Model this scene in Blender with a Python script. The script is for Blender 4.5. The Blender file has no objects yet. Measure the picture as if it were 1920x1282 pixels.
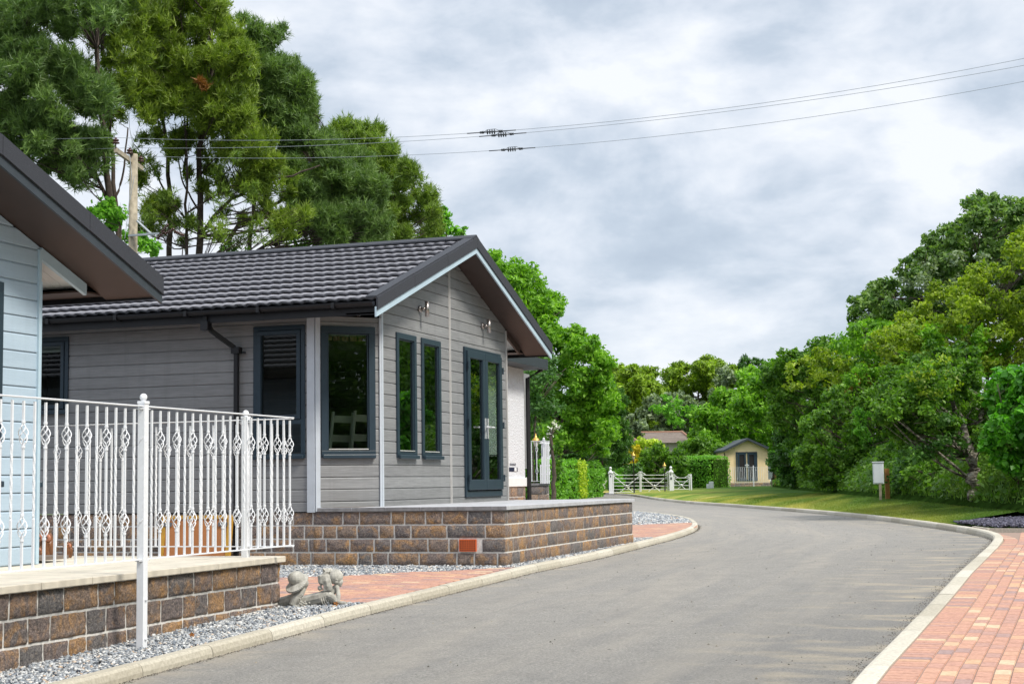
import bpy, bmesh, math, random
import numpy as np
from mathutils import Vector, Matrix

# ------------------------------------------------------------------ scene, camera, sky, sun, exposure
scene = bpy.context.scene
C = scene.collection
rng = np.random.default_rng(7)
random.seed(7)
FPX = 2882.0                                     # focal length in pixels of a 1920 px wide frame
YAW, PITCH, ROLL = -0.3247239, 0.09149328, 0.01460133

def cam_axes():
    cy, sy, cp, sp, cr, sr = math.cos(YAW), math.sin(YAW), math.cos(PITCH), math.sin(PITCH), math.cos(ROLL), math.sin(ROLL)
    fwd = np.array([sy*cp, cy*cp, sp]); right = np.array([cy, -sy, 0.0]); down = np.cross(fwd, right)
    return cr*right + sr*down, -sr*right + cr*down, fwd
RIGHT, DOWN, FWD = cam_axes()
cam_data = bpy.data.cameras.new('camera')
cam_data.sensor_width = 36.0; cam_data.lens = FPX/1920*36.0
cam_data.clip_start = 0.1; cam_data.clip_end = 3000
cam = bpy.data.objects.new('camera', cam_data); C.objects.link(cam)
m = Matrix.Identity(4)
for i in range(3):
    m[i][0] = RIGHT[i]; m[i][1] = -DOWN[i]; m[i][2] = -FWD[i]
cam.matrix_world = m
scene.camera = cam

SUN_EL, SUN_AZ = math.radians(50), math.radians(108)      # azimuth clockwise from +Y towards +X
SKY_STRENGTH = 0.1
world = bpy.data.worlds.new('World'); scene.world = world; world.use_nodes = True
wn, wl = world.node_tree.nodes, world.node_tree.links
wn.clear()
w_out = wn.new('ShaderNodeOutputWorld'); w_bg = wn.new('ShaderNodeBackground'); w_bg.inputs['Strength'].default_value = SKY_STRENGTH
sky = wn.new('ShaderNodeTexSky'); sky.sky_type = 'NISHITA'; sky.sun_disc = False
sky.sun_elevation = SUN_EL; sky.sun_rotation = SUN_AZ
def wmath(op, a, b=None):
    n = wn.new('ShaderNodeMath'); n.operation = op
    for k, v in ((0, a), (1, b)):
        if v is None: continue
        if isinstance(v, (int, float)): n.inputs[k].default_value = v
        else: wl.new(v, n.inputs[k])
    return n.outputs[0]
tc = wn.new('ShaderNodeTexCoord'); sep = wn.new('ShaderNodeSeparateXYZ'); wl.new(tc.outputs['Generated'], sep.inputs[0])
zc = wmath('ADD', wmath('ABSOLUTE', sep.outputs[2]), 0.16)
comb = wn.new('ShaderNodeCombineXYZ')
az = wmath('ARCTAN2', sep.outputs[0], sep.outputs[1]); wl.new(wmath('MULTIPLY', az, 5.0), comb.inputs[0]); wl.new(wmath('MULTIPLY', wmath('POWER', wmath('ABSOLUTE', sep.outputs[2]), 0.85), 8.5), comb.inputs[1])
def wnoise(scale, detail, rough, off, dist=0.0):
    mp = wn.new('ShaderNodeMapping'); mp.inputs['Location'].default_value = off; wl.new(comb.outputs[0], mp.inputs[0])
    n = wn.new('ShaderNodeTexNoise'); n.inputs['Scale'].default_value = scale; n.inputs['Detail'].default_value = detail
    n.inputs['Roughness'].default_value = rough; n.inputs['Distortion'].default_value = dist; wl.new(mp.outputs[0], n.inputs['Vector'])
    return n.outputs['Fac']
n1 = wnoise(1.15, 6, 0.55, (5.2, 2.3, 0), 0.3); n2 = wnoise(3.4, 5, 0.55, (8.3, 4.2, 0), 0.2)
cl = wmath('ADD', wmath('MULTIPLY', n1, 0.70), wmath('MULTIPLY', n2, 0.30))
ramp = wn.new('ShaderNodeValToRGB'); wl.new(cl, ramp.inputs[0])
e = ramp.color_ramp.elements
e[0].position = 0.34; e[0].color = (0.46, 0.54, 0.65, 1)
e[1].position = 0.61; e[1].color = (0.90, 0.93, 0.98, 1)
k = ramp.color_ramp.elements.new(0.43); k.color = (0.55, 0.63, 0.735, 1)
k = ramp.color_ramp.elements.new(0.51); k.color = (0.71, 0.77, 0.86, 1)
# overcast sky: pale band at the horizon, much brighter overhead
hz = wn.new('ShaderNodeMapRange'); wl.new(sep.outputs[2], hz.inputs['Value'])
hz.inputs['From Min'].default_value = -0.02; hz.inputs['From Max'].default_value = 0.11
hz.inputs['To Min'].default_value = 0.7; hz.inputs['To Max'].default_value = 0.0
mixh = wn.new('ShaderNodeMixRGB'); wl.new(hz.outputs[0], mixh.inputs[0]); wl.new(ramp.outputs[0], mixh.inputs[1]); mixh.inputs[2].default_value = (0.84, 0.89, 0.94, 1)
zen = wn.new('ShaderNodeMapRange'); wl.new(sep.outputs[2], zen.inputs['Value'])
zen.inputs['From Min'].default_value = 0.30; zen.inputs['From Max'].default_value = 0.85
zen.inputs['To Min'].default_value = 8.6; zen.inputs['To Max'].default_value = 16.5
mulz = wn.new('ShaderNodeVectorMath'); mulz.operation = 'SCALE'; wl.new(mixh.outputs[0], mulz.inputs[0]); wl.new(zen.outputs[0], mulz.inputs['Scale'])
mixs = wn.new('ShaderNodeMixRGB'); mixs.inputs[0].default_value = 0.93
wl.new(sky.outputs[0], mixs.inputs[1]); wl.new(mulz.outputs[0], mixs.inputs[2])
wl.new(mixs.outputs[0], w_bg.inputs['Color']); wl.new(w_bg.outputs[0], w_out.inputs[0])

sun_d = bpy.data.lights.new('sun', 'SUN'); sun_d.energy = 3.3; sun_d.angle = math.radians(14); sun_d.color = (1.0, 0.94, 0.84)
sun = bpy.data.objects.new('sun', sun_d); C.objects.link(sun)
sdir = Vector((math.sin(SUN_AZ)*math.cos(SUN_EL), math.cos(SUN_AZ)*math.cos(SUN_EL), math.sin(SUN_EL)))
sun.rotation_euler = sdir.to_track_quat('Z', 'Y').to_euler()
scene.view_settings.view_transform = 'Standard'; scene.view_settings.look = 'None'
scene.view_settings.exposure = 0.36; scene.view_settings.gamma = 1.0
scene.render.resolution_x = 1024; scene.render.resolution_y = 683
try:
    scene.cycles.transparent_max_bounces = 12; scene.cycles.max_bounces = 6
except Exception: pass

# ------------------------------------------------------------------ places
def ray(px, py): return RIGHT*((px-960)/FPX) + DOWN*((py-641)/FPX) + FWD
def P(px, py, D): return ray(px, py)*D                     # the point D metres deep seen at (px, py) of the photograph
ZY = [-40, -5, 8.4, 12.3, 17, 24, 40, 60, 90, 108, 140, 400]
ZZ = [-1.6, -1.5, -1.25, -1.14, -1.03, -1.0, -.98, -.93, -.77, -.73, -.68, -.3]
def zr(Y): return np.interp(Y, ZY, ZZ)
LK = np.array([(-5.62,-10),(-5.62,8.86),(-5.62,12),(-5.57,14),(-5.52,16),(-5.5,18),(-5.53,20),(-5.66,22.4),(-5.85,25.7),(-6.2,29),(-6.62,31.6),(-7.2,34.2),(-8.01,37.37),(-9.45,41.4),(-10.79,44.3),(-12.6,47.6),(-16,52),(-21,58),(-30,66),(-60,80)])
RK = np.array([(-1.45,-10),(-1.09,9.45),(-1.02,11),(-.94,12.93),(-.84,15.89),(-.76,19),(-.70,21.35),(-.64,23.6),(-.62,25.0),(-.72,26.2),(-1.05,27.9),(-1.68,30.47),(-2.98,35.2),(-4.49,40.14),(-7.07,46.85),(-10.73,55.5),(-13.6,61.98),(-17.0,71),(-20.6,82),(-24.5,91.2),(-32,104),(-60,135)])
def smooth(Pn, it=2):
    Q = np.array(Pn, float)
    for _ in range(it):
        R2 = [Q[0]]
        for a, b in zip(Q[:-1], Q[1:]): R2 += [a*.75+b*.25, a*.25+b*.75]
        R2.append(Q[-1]); Q = np.array(R2)
    return Q
LK = smooth(LK); RK = smooth(RK)
def xl(Y): return np.interp(Y, LK[:,1], LK[:,0])
def xr(Y): return np.interp(Y, RK[:,1], RK[:,0])

# ------------------------------------------------------------------ materials
def mat(name):
    m = bpy.data.materials.new(name); m.use_nodes = True
    return m, m.node_tree.nodes, m.node_tree.links, m.node_tree.nodes['Principled BSDF']
def col(c): return (c[0], c[1], c[2], 1)
def coords(n, l, scale=(1,1,1), kind='Object'):
    t = n.new('ShaderNodeTexCoord'); mp = n.new('ShaderNodeMapping'); mp.inputs['Scale'].default_value = scale
    l.new(t.outputs[kind], mp.inputs[0]); return mp.outputs[0]
def noise(n, l, vec, scale, detail=4, rough=0.55, dist=0):
    t = n.new('ShaderNodeTexNoise'); t.inputs['Scale'].default_value = scale; t.inputs['Detail'].default_value = detail
    t.inputs['Roughness'].default_value = rough; t.inputs['Distortion'].default_value = dist; l.new(vec, t.inputs['Vector']); return t.outputs['Fac']
def rampn(n, l, fac, stops):
    r = n.new('ShaderNodeValToRGB'); l.new(fac, r.inputs[0]); el = r.color_ramp.elements
    el[0].position, el[0].color = stops[0][0], col(stops[0][1]); el[1].position, el[1].color = stops[-1][0], col(stops[-1][1])
    for p, c in stops[1:-1]: q = el.new(p); q.color = col(c)
    return r.outputs[0]
def mixc(n, l, fac, a, b, mode='MIX'):
    x = n.new('ShaderNodeMixRGB'); x.blend_type = mode
    for i, v in enumerate((fac, a, b)):
        if isinstance(v, (int, float)): x.inputs[i].default_value = v
        elif isinstance(v, tuple): x.inputs[i].default_value = col(v)
        else: l.new(v, x.inputs[i])
    return x.outputs[0]
def bump(n, l, p, h, strength, dist=0.01):
    b = n.new('ShaderNodeBump'); b.inputs['Strength'].default_value = strength; b.inputs['Distance'].default_value = dist
    l.new(h, b.inputs['Height']); l.new(b.outputs[0], p.inputs['Normal'])
def plain(name, c, rough=0.5, metal=0.0, var=0.12, scale=8, bmp=0.0, spec=None):
    m, n, l, p = mat(name)
    v = coords(n, l); f = noise(n, l, v, scale, 5)
    a = tuple(x*(1-var) for x in c); b = tuple(min(1, x*(1+var)) for x in c)
    l.new(rampn(n, l, f, [(0.3, a), (0.7, b)]), p.inputs['Base Color'])
    p.inputs['Roughness'].default_value = rough; p.inputs['Metallic'].default_value = metal
    if spec is not None: p.inputs['Specular IOR Level'].default_value = spec
    if bmp: bump(n, l, p, noise(n, l, v, scale*12, 3), bmp, 0.004)
    return m
def attr(n, name='tint'):
    a = n.new('ShaderNodeAttribute'); a.attribute_name = name; return a.outputs['Fac']

def cladding(name, dark, light, streak=0.5):
    m, n, l, p = mat(name)
    v = coords(n, l, (2.2, 2.2, 62)); f = noise(n, l, v, 1.6, 6, 0.65, 0.6)
    v2 = coords(n, l, (9, 9, 300)); f2 = noise(n, l, v2, 1.0, 3, 0.6)
    v3 = coords(n, l, (.5, .5, 5)); f3 = noise(n, l, v3, 1.2, 3, 0.5)
    c1 = rampn(n, l, f, [(0.28, dark), (0.5, tuple((a+b)/2 for a, b in zip(dark, light))), (0.74, light)])
    c2 = mixc(n, l, mixf(n, l, f2, 0.38, 0.62, 0.35*streak), c1, tuple(x*0.62 for x in dark))
    c3 = mixc(n, l, mixf(n, l, f3, 0.3, 0.7, 0.28), c2, tuple(x*1.12 for x in light))
    f5 = noise(n, l, coords(n, l, (5, 5, 0.35)), 1.5, 5, 0.7); c3 = mixc(n, l, mixf(n, l, f5, 0.5, 0.75, 0.30), c3, tuple(x*0.85 for x in dark))
    t = attr(n); c4 = mixc(n, l, mixf(n, l, t, 0, 1, 0.30), c3, tuple(x*0.8 for x in dark))
    l.new(c4, p.inputs['Base Color']); p.inputs['Roughness'].default_value = 0.55
    bump(n, l, p, f2, 0.35, 0.004)
    return m
def mixf(n, l, v, a, b, s):
    r = n.new('ShaderNodeMapRange'); l.new(v, r.inputs['Value']); r.inputs['From Min'].default_value = a; r.inputs['From Max'].default_value = b
    r.inputs['To Min'].default_value = 0; r.inputs['To Max'].default_value = s; return r.outputs[0]

def block_mat(name, grey=(0.105,0.095,0.092), brown=(0.19,0.125,0.092), orange=(0.58,0.32,0.12), amt=0.5):
    m, n, l, p = mat(name)
    v = coords(n, l); t = attr(n)
    base = rampn(n, l, t, [(0.0, (0.20,0.19,0.19)), (0.35, (0.235,0.19,0.18)), (0.65, (0.285,0.225,0.195)), (1.0, (0.35,0.25,0.185))])
    f = noise(n, l, v, 6.5, 5, 0.65, 1.0)
    off = n.new('ShaderNodeMath'); off.operation = 'MULTIPLY_ADD'; l.new(t, off.inputs[0]); off.inputs[1].default_value = 0.11; l.new(f, off.inputs[2])
    patch = mixf(n, l, off.outputs[0], 0.585-0.12*amt, 0.82-0.12*amt, 0.85)
    c = mixc(n, l, patch, base, orange)
    g2 = noise(n, l, v, 22, 5, 0.75, 0.5); c = mixc(n, l, mixf(n, l, g2, 0.5, 0.75, 0.75), c, (0.12,0.117,0.117))
    g3 = noise(n, l, coords(n, l, (1,1,1.7)), 34, 5, 0.8); c = mixc(n, l, mixf(n, l, g3, 0.52, 0.72, 0.65), c, (0.44,0.36,0.28))
    g = noise(n, l, v, 62, 5, 0.85); c = mixc(n, l, 1.0, c, rampn(n, l, g, [(0.32, (0.30,0.30,0.31)), (0.5, (1,1,1)), (0.68, (2.1,2.0,1.9))]), 'MULTIPLY')
    l.new(c, p.inputs['Base Color']); p.inputs['Roughness'].default_value = 0.95; p.inputs['Specular IOR Level'].default_value = 0.2
    bump(n, l, p, noise(n, l, v, 55, 6, 0.8), 1.0, 0.035)
    return m
def tile_mat():
    m, n, l, p = mat('roof_tile'); v = coords(n, l)
    f = noise(n, l, v, 260, 2, 0.6); g = noise(n, l, v, 1.3, 4)
    c = rampn(n, l, f, [(0.3, (0.15,0.15,0.168)), (0.7, (0.29,0.29,0.32))])
    c = mixc(n, l, mixf(n, l, g, 0.35, 0.7, 0.35), c, (0.19,0.19,0.215))
    l.new(c, p.inputs['Base Color']); p.inputs['Roughness'].default_value = 0.7
    bump(n, l, p, f, 0.4, 0.003); return m
def asphalt():
    m, n, l, p = mat('asphalt'); v = coords(n, l)
    f = noise(n, l, v, 52, 6, 0.9); h = noise(n, l, v, 3.2, 6, 0.7)
    cb = n.new('ShaderNodeCombineXYZ'); sp = n.new('ShaderNodeSeparateXYZ'); l.new(v, sp.inputs[0])
    lm = n.new('ShaderNodeMath'); lm.operation = 'MULTIPLY'; l.new(attr(n, 'lat'), lm.inputs[0]); lm.inputs[1].default_value = 5.0; l.new(lm.outputs[0], cb.inputs[0])
    ym = n.new('ShaderNodeMath'); ym.operation = 'MULTIPLY'; l.new(sp.outputs[1], ym.inputs[0]); ym.inputs[1].default_value = 0.10; l.new(ym.outputs[0], cb.inputs[1])
    tr = noise(n, l, cb.outputs[0], 1.5, 5, 0.6, 0.5); tr2 = noise(n, l, cb.outputs[0], 5.0, 5, 0.65, 0.3)
    c = rampn(n, l, f, [(0.32, (0.12,0.116,0.109)), (0.5, (0.275,0.262,0.242)), (0.68, (0.48,0.45,0.405))])
    c = mixc(n, l, mixf(n, l, tr, 0.45, 0.66, 0.42), c, (0.39,0.352,0.30))
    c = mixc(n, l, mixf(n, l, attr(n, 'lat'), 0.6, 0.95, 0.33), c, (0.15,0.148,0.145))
    c = mixc(n, l, mixf(n, l, tr2, 0.50, 0.68, 0.30), c, (0.185,0.185,0.187))
    c = mixc(n, l, mixf(n, l, h, 0.45, 0.72, 0.35), c, (0.17,0.165,0.157))
    w = n.new('ShaderNodeTexVoronoi'); w.inputs['Scale'].default_value = 3.1; l.new(v, w.inputs['Vector'])
    c = mixc(n, l, mixf(n, l, w.outputs['Distance'], 0.05, 0.03, 0.9), c, (0.03,0.027,0.024))
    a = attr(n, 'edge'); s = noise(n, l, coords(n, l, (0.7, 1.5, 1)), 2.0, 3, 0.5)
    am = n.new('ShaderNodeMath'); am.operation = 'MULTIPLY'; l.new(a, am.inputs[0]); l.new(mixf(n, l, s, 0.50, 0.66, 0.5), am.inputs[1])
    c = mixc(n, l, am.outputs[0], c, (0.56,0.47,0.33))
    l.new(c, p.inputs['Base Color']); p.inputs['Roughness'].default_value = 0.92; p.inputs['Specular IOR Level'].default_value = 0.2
    bump(n, l, p, f, 1.0, 0.015); return m
def leafmat(name, dark, light, trans=0.3, rough=0.5):
    m, n, l, p = mat(name); t = attr(n)
    c = rampn(n, l, t, [(0.0, dark), (0.55, tuple((a+b)/2 for a, b in zip(dark, light))), (1.0, light)])
    l.new(c, p.inputs['Base Color']); p.inputs['Roughness'].default_value = rough; p.inputs['Specular IOR Level'].default_value = 0.35
    tr = n.new('ShaderNodeBsdfTranslucent'); l.new(mixc(n, l, 1.0, c, (1.5,1.7,0.6), 'MULTIPLY'), tr.inputs[0])
    ms = n.new('ShaderNodeMixShader'); ms.inputs[0].default_value = trans; l.new(p.outputs[0], ms.inputs[1]); l.new(tr.outputs[0], ms.inputs[2])
    l.new(ms.outputs[0], n['Material Output'].inputs[0]); return m
def glassmat(name, tint=(0.75,0.82,0.8), boost=0.06):
    m, n, l, p = mat(name)
    tr = n.new('ShaderNodeBsdfTransparent'); tr.inputs[0].default_value = col(tint)
    gl = n.new('ShaderNodeBsdfGlossy'); gl.inputs['Roughness'].default_value = 0.01; gl.inputs[0].default_value = (0.95,1,0.98,1)
    fr = n.new('ShaderNodeFresnel'); fr.inputs[0].default_value = 1.7
    ad = n.new('ShaderNodeMath'); ad.operation = 'ADD'; ad.use_clamp = True; l.new(fr.outputs[0], ad.inputs[0]); ad.inputs[1].default_value = boost
    ms = n.new('ShaderNodeMixShader'); l.new(ad.outputs[0], ms.inputs[0]); l.new(tr.outputs[0], ms.inputs[1]); l.new(gl.outputs[0], ms.inputs[2])
    l.new(ms.outputs[0], n['Material Output'].inputs[0]); return m
def tintmat(name, stops, rough=0.85, bscale=60, bst=0.4, spec=0.3, speck=None):
    m, n, l, p = mat(name); v = coords(n, l)
    c = rampn(n, l, attr(n), stops); f = noise(n, l, v, bscale, 4, 0.65)
    c = mixc(n, l, 1.0, c, rampn(n, l, f, [(0.3, (0.78,0.78,0.78)), (0.7, (1.2,1.2,1.2))]), 'MULTIPLY')
    l.new(c, p.inputs['Base Color']); p.inputs['Roughness'].default_value = rough; p.inputs['Specular IOR Level'].default_value = spec
    if bst: bump(n, l, p, f, bst, 0.006)
    return m
M = {}
M['clad_grey'] = cladding('grey_woodgrain_cladding', (0.150,0.152,0.155), (0.318,0.322,0.328))
M['clad_blue'] = cladding('pale_blue_woodgrain_cladding', (0.355,0.455,0.545), (0.435,0.54,0.635), 0.25)
M['trim_grey'] = plain('pale_grey_trim', (0.47,0.51,0.56), 0.45, var=0.05)
M['trim_strip'] = plain('warm_grey_joint_strip', (0.42,0.41,0.40), 0.5, var=0.05)
M['trim_blue'] = plain('pale_blue_trim', (0.42,0.54,0.62), 0.45, var=0.05)
M['tile'] = tile_mat()
M['cap'] = plain('granular_verge_cap', (0.028,0.031,0.040), 0.8, var=0.35, scale=220, bmp=0.4)
M['slate_trim'] = plain('anthracite_trim', (0.032,0.040,0.050), 0.45, var=0.1)
M['frame'] = plain('anthracite_window_frame', (0.017,0.034,0.050), 0.42, var=0.08, scale=20)
M['gutter'] = plain('black_gutter_plastic', (0.005,0.005,0.007), 0.5, var=0.1)
M['soffit'] = plain('dark_brown_soffit', (0.042,0.024,0.018), 0.5, var=0.15, scale=3)
M['soffit_dark'] = plain('charcoal_soffit', (0.03,0.032,0.04), 0.5, var=0.12, scale=3)
M['soffit_white'] = plain('white_soffit', (0.62,0.62,0.61), 0.5, var=0.04)
M['glass'] = glassmat('window_glass', (0.62,0.70,0.66), 0.0)
M['glass_green'] = glassmat('tinted_window_glass', (0.42,0.52,0.44), 0.10)
M['white_metal'] = plain('white_painted_metal', (0.74,0.75,0.775), 0.4, var=0.04, scale=30)
M['steel'] = plain('brushed_steel', (0.42,0.38,0.36), 0.3, 0.9, var=0.1)
M['chrome'] = plain('bright_metal', (0.85,0.85,0.85), 0.25, 0.5, var=0.05)
M['mortar'] = plain('pale_mortar', (0.66,0.63,0.59), 0.95, var=0.2, scale=40, bmp=0.6)
M['block'] = block_mat('rock_faced_block')
M['block_far'] = block_mat('brown_block', amt=0.2)
M['coping_cream'] = plain('cream_paving_slab', (0.60,0.545,0.45), 0.85, var=0.13, scale=5, bmp=0.35)
M['coping_grey'] = plain('grey_paving_slab', (0.40,0.405,0.425), 0.85, var=0.14, scale=6, bmp=0.35)
M['coping_grey_edge'] = plain('dark_grey_slab_edge', (0.21,0.205,0.21), 0.9, var=0.25, scale=14, bmp=0.5)
M['kerb'] = tintmat('kerb_concrete', [(0, (0.38,0.345,0.275)), (0.5, (0.45,0.415,0.34)), (1, (0.52,0.485,0.41))], 0.9, 40, 0.35)
M['asphalt'] = asphalt()
M['terracotta'] = plain('terracotta_vent', (0.62,0.115,0.025), 0.75, var=0.1)
M['black'] = plain('dark_void', (0.012,0.01,0.01), 0.9, var=0.1)
M['pebbles'] = tintmat('grey_pebbles', [(0, (0.05,0.06,0.08)), (0.28, (0.20,0.225,0.255)), (0.55, (0.38,0.395,0.41)), (0.88, (0.68,0.67,0.64)), (1, (0.50,0.38,0.28))], 0.6, 70, 0.3)
M['gravel_base'] = plain('gravel_bed', (0.20,0.21,0.22), 0.95, var=0.6, scale=60, bmp=0.8)
M['slate'] = tintmat('slate_chippings', [(0, (0.03,0.028,0.045)), (0.6, (0.085,0.08,0.115)), (1, (0.19,0.18,0.24))], 0.6, 50, 0.3)
M['paver'] = tintmat('block_paving', [(0, (0.31,0.215,0.20)), (0.15, (0.37,0.23,0.195)), (0.4, (0.44,0.245,0.185)), (0.75, (0.47,0.265,0.19)), (0.92, (0.51,0.32,0.20)), (1, (0.55,0.40,0.27))], 0.9, 30, 0.35)
M['joint'] = plain('jointing_sand', (0.27,0.19,0.15), 0.95, var=0.3, scale=60)
M['bark_pine'] = plain('pine_bark', (0.060,0.043,0.034), 0.95, var=0.45, scale=6, bmp=0.8)
M['bark'] = plain('tree_bark', (0.085,0.066,0.048), 0.95, var=0.4, scale=9, bmp=0.8)
M['soil'] = plain('leaf_litter_soil', (0.022,0.048,0.008), 1.0, var=0.5, scale=3, bmp=0.8, spec=0.0)

# ------------------------------------------------------------------ mesh tools
class MB:
    def __init__(s): s.v = []; s.f = []; s.t = []
    def add(s, verts, faces, tint=0.5):
        o = len(s.v); s.v.extend([tuple(map(float, q)) for q in verts]); s.f.extend([tuple(o+i for i in q) for q in faces]); s.t.extend([tint]*len(verts))
    def box(s, a, b, tint=0.5):
        x0, x1 = sorted((a[0], b[0])); y0, y1 = sorted((a[1], b[1])); z0, z1 = sorted((a[2], b[2]))
        s.add([(x0,y0,z0),(x1,y0,z0),(x1,y1,z0),(x0,y1,z0),(x0,y0,z1),(x1,y0,z1),(x1,y1,z1),(x0,y1,z1)],
              [(0,3,2,1),(4,5,6,7),(0,1,5,4),(1,2,6,5),(2,3,7,6),(3,0,4,7)], tint)
    def obox(s, o, U, V, W, tint=0.5):                      # box from corner o along three edge vectors
        o, U, V, W = map(np.array, (o, U, V, W))
        q = [o, o+U, o+U+V, o+V, o+W, o+U+W, o+U+V+W, o+V+W]
        f = [(0,3,2,1),(4,5,6,7),(0,1,5,4),(1,2,6,5),(2,3,7,6),(3,0,4,7)]
        if np.dot(np.cross(U, V), W) < 0: f = [g[::-1] for g in f]
        s.add(q, f, tint)
    def tube(s, pts, r, n=8, caps=True, tint=0.5, phase=0.0):
        pts = [np.array(p, float) for p in pts]; rs = r if hasattr(r, '__len__') else [r]*len(pts)
        rings = []; up = np.array([0.0, 0, 1])
        for i, p in enumerate(pts):
            d = pts[min(i+1, len(pts)-1)] - pts[max(i-1, 0)]; d = d/(np.linalg.norm(d)+1e-9)
            if abs(d[2]) > 0.95: a = np.cross(d, [1.0, 0, 0])
            else: a = np.cross(d, up)
            a /= np.linalg.norm(a)+1e-9; b = np.cross(d, a)
            rings.append([p + rs[i]*(math.cos(2*math.pi*k/n+phase)*a + math.sin(2*math.pi*k/n+phase)*b) for k in range(n)])
        vs = [q for rr in rings for q in rr]; fs = []
        for i in range(len(rings)-1):
            for k in range(n): fs.append((i*n+k, i*n+(k+1)%n, (i+1)*n+(k+1)%n, (i+1)*n+k))
        if caps: fs.append(tuple(range(n))[::-1]); fs.append(tuple((len(rings)-1)*n+k for k in range(n)))
        s.add(vs, fs, tint)
    def lathe(s, c, prof, n=14, tint=0.5):
        vs = []; fs = []
        for r, z in prof:
            for k in range(n): vs.append((c[0]+r*math.cos(2*math.pi*k/n), c[1]+r*math.sin(2*math.pi*k/n), c[2]+z))
        for i in range(len(prof)-1):
            for k in range(n): fs.append((i*n+k, i*n+(k+1)%n, (i+1)*n+(k+1)%n, (i+1)*n+k))
        fs.append(tuple(range(n))[::-1]); fs.append(tuple((len(prof)-1)*n+k for k in range(n)))
        s.add(vs, fs, tint)
    def sphere(s, c, r, n=12, m=8, tint=0.5):
        r3 = r if hasattr(r, '__len__') else (r, r, r); vs = [(c[0], c[1], c[2]-r3[2])]; fs = []
        for i in range(1, m):
            t = -math.pi/2 + math.pi*i/m
            for k in range(n): vs.append((c[0]+r3[0]*math.cos(t)*math.cos(2*math.pi*k/n), c[1]+r3[1]*math.cos(t)*math.sin(2*math.pi*k/n), c[2]+r3[2]*math.sin(t)))
        vs.append((c[0], c[1], c[2]+r3[2]))
        for k in range(n): fs.append((0, 1+(k+1)%n, 1+k)); fs.append((len(vs)-1, 1+(m-2)*n+k, 1+(m-2)*n+(k+1)%n))
        for i in range(m-2):
            for k in range(n): fs.append((1+i*n+k, 1+i*n+(k+1)%n, 1+(i+1)*n+(k+1)%n, 1+(i+1)*n+k))
        s.add(vs, fs, tint)
    def build(s, name, m, parent=None, smooth=False, origin=None, bevel=0):
        return mesh_obj(name, np.array(s.v, float).reshape(-1, 3), s.f, m, parent, smooth, np.array(s.t, np.float32), origin, bevel)

def mesh_obj(name, V, F, m, parent=None, smooth=False, tint=None, origin=None, bevel=0):
    if len(V) == 0: return None
    o3 = np.zeros(3)
    if origin is not None: o3 = np.array(origin, float)
    if parent is not None: o3 = np.array(parent.get('_o', (0, 0, 0)), float)
    V = np.asarray(V, float) - o3
    me = bpy.data.meshes.new(name)
    if isinstance(F, np.ndarray):
        nf, k = F.shape
        me.vertices.add(len(V)); me.vertices.foreach_set('co', V.astype(np.float32).ravel())
        me.loops.add(nf*k); me.loops.foreach_set('vertex_index', F.astype(np.int32).ravel())
        me.polygons.add(nf); me.polygons.foreach_set('loop_start', np.arange(0, nf*k, k, dtype=np.int32))
        me.update(calc_edges=True)
    else:
        me.from_pydata([tuple(q) for q in V], [], F); me.update()
    if tint is not None:
        a = me.attributes.new('tint', 'FLOAT', 'POINT'); a.data.foreach_set('value', np.asarray(tint, np.float32))
    if smooth: me.polygons.foreach_set('use_smooth', np.ones(len(me.polygons), bool))
    me.materials.append(m)
    o = bpy.data.objects.new(name, me); C.objects.link(o)
    if parent is not None: o.parent = parent
    elif origin is not None: o.location = o3
    if bevel:
        b = o.modifiers.new('bevel', 'BEVEL'); b.width = bevel; b.segments = 2; b.limit_method = 'ANGLE'
    return o
def thing(name, loc, label, cat, group=None):
    o = bpy.data.objects.new(name, None); C.objects.link(o); o.location = loc; o.empty_display_size = 0.2
    o['_o'] = [float(q) for q in loc]; tag(o, label, cat, group); return o
def tag(o, label, cat, group=None):
    o['label'] = label; o['category'] = cat
    if group: o['group'] = group
    return o
def struct(o, kind='structure', label=None, cat=None):
    o['kind'] = kind
    if label: o['label'] = label
    if cat: o['category'] = cat
    return o
def place_parts(mbmesh, name, parent, locs):
    """copies of one part mesh at several local places"""
    for q in locs:
        o = mbmesh.copy(); C.objects.link(o); o.name = name; o.parent = parent; o.location = q

def hashn(ix, iy, iz, seed=0):
    h = (ix*374761393 + iy*668265263 + iz*2147483647 + seed*974634777) & 0x7fffffff
    h = (h ^ (h >> 13))*1274126177 & 0x7fffffff
    return ((h ^ (h >> 16)) & 0xffff)/65535.0
def vnoise(Pn, scale, seed=0):
    q = np.asarray(Pn)*scale; i = np.floor(q).astype(np.int64); f = q-i; f = f*f*(3-2*f); r = 0
    for dx in (0, 1):
        for dy in (0, 1):
            for dz in (0, 1):
                w = (f[:,0] if dx else 1-f[:,0])*(f[:,1] if dy else 1-f[:,1])*(f[:,2] if dz else 1-f[:,2])
                r = r + w*hashn(i[:,0]+dx, i[:,1]+dy, i[:,2]+dz, seed)
    return r

def clip_half(poly, a, b, c):                                # keep a*u+b*v <= c
    out = []
    for i in range(len(poly)):
        p, q = poly[i], poly[(i+1) % len(poly)]; dp = a*p[0]+b*p[1]-c; dq = a*q[0]+b*q[1]-c
        if dp <= 0: out.append(p)
        if (dp < 0 < dq) or (dq < 0 < dp):
            t = dp/(dp-dq); out.append((p[0]+t*(q[0]-p[0]), p[1]+t*(q[1]-p[1])))
    return out

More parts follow.
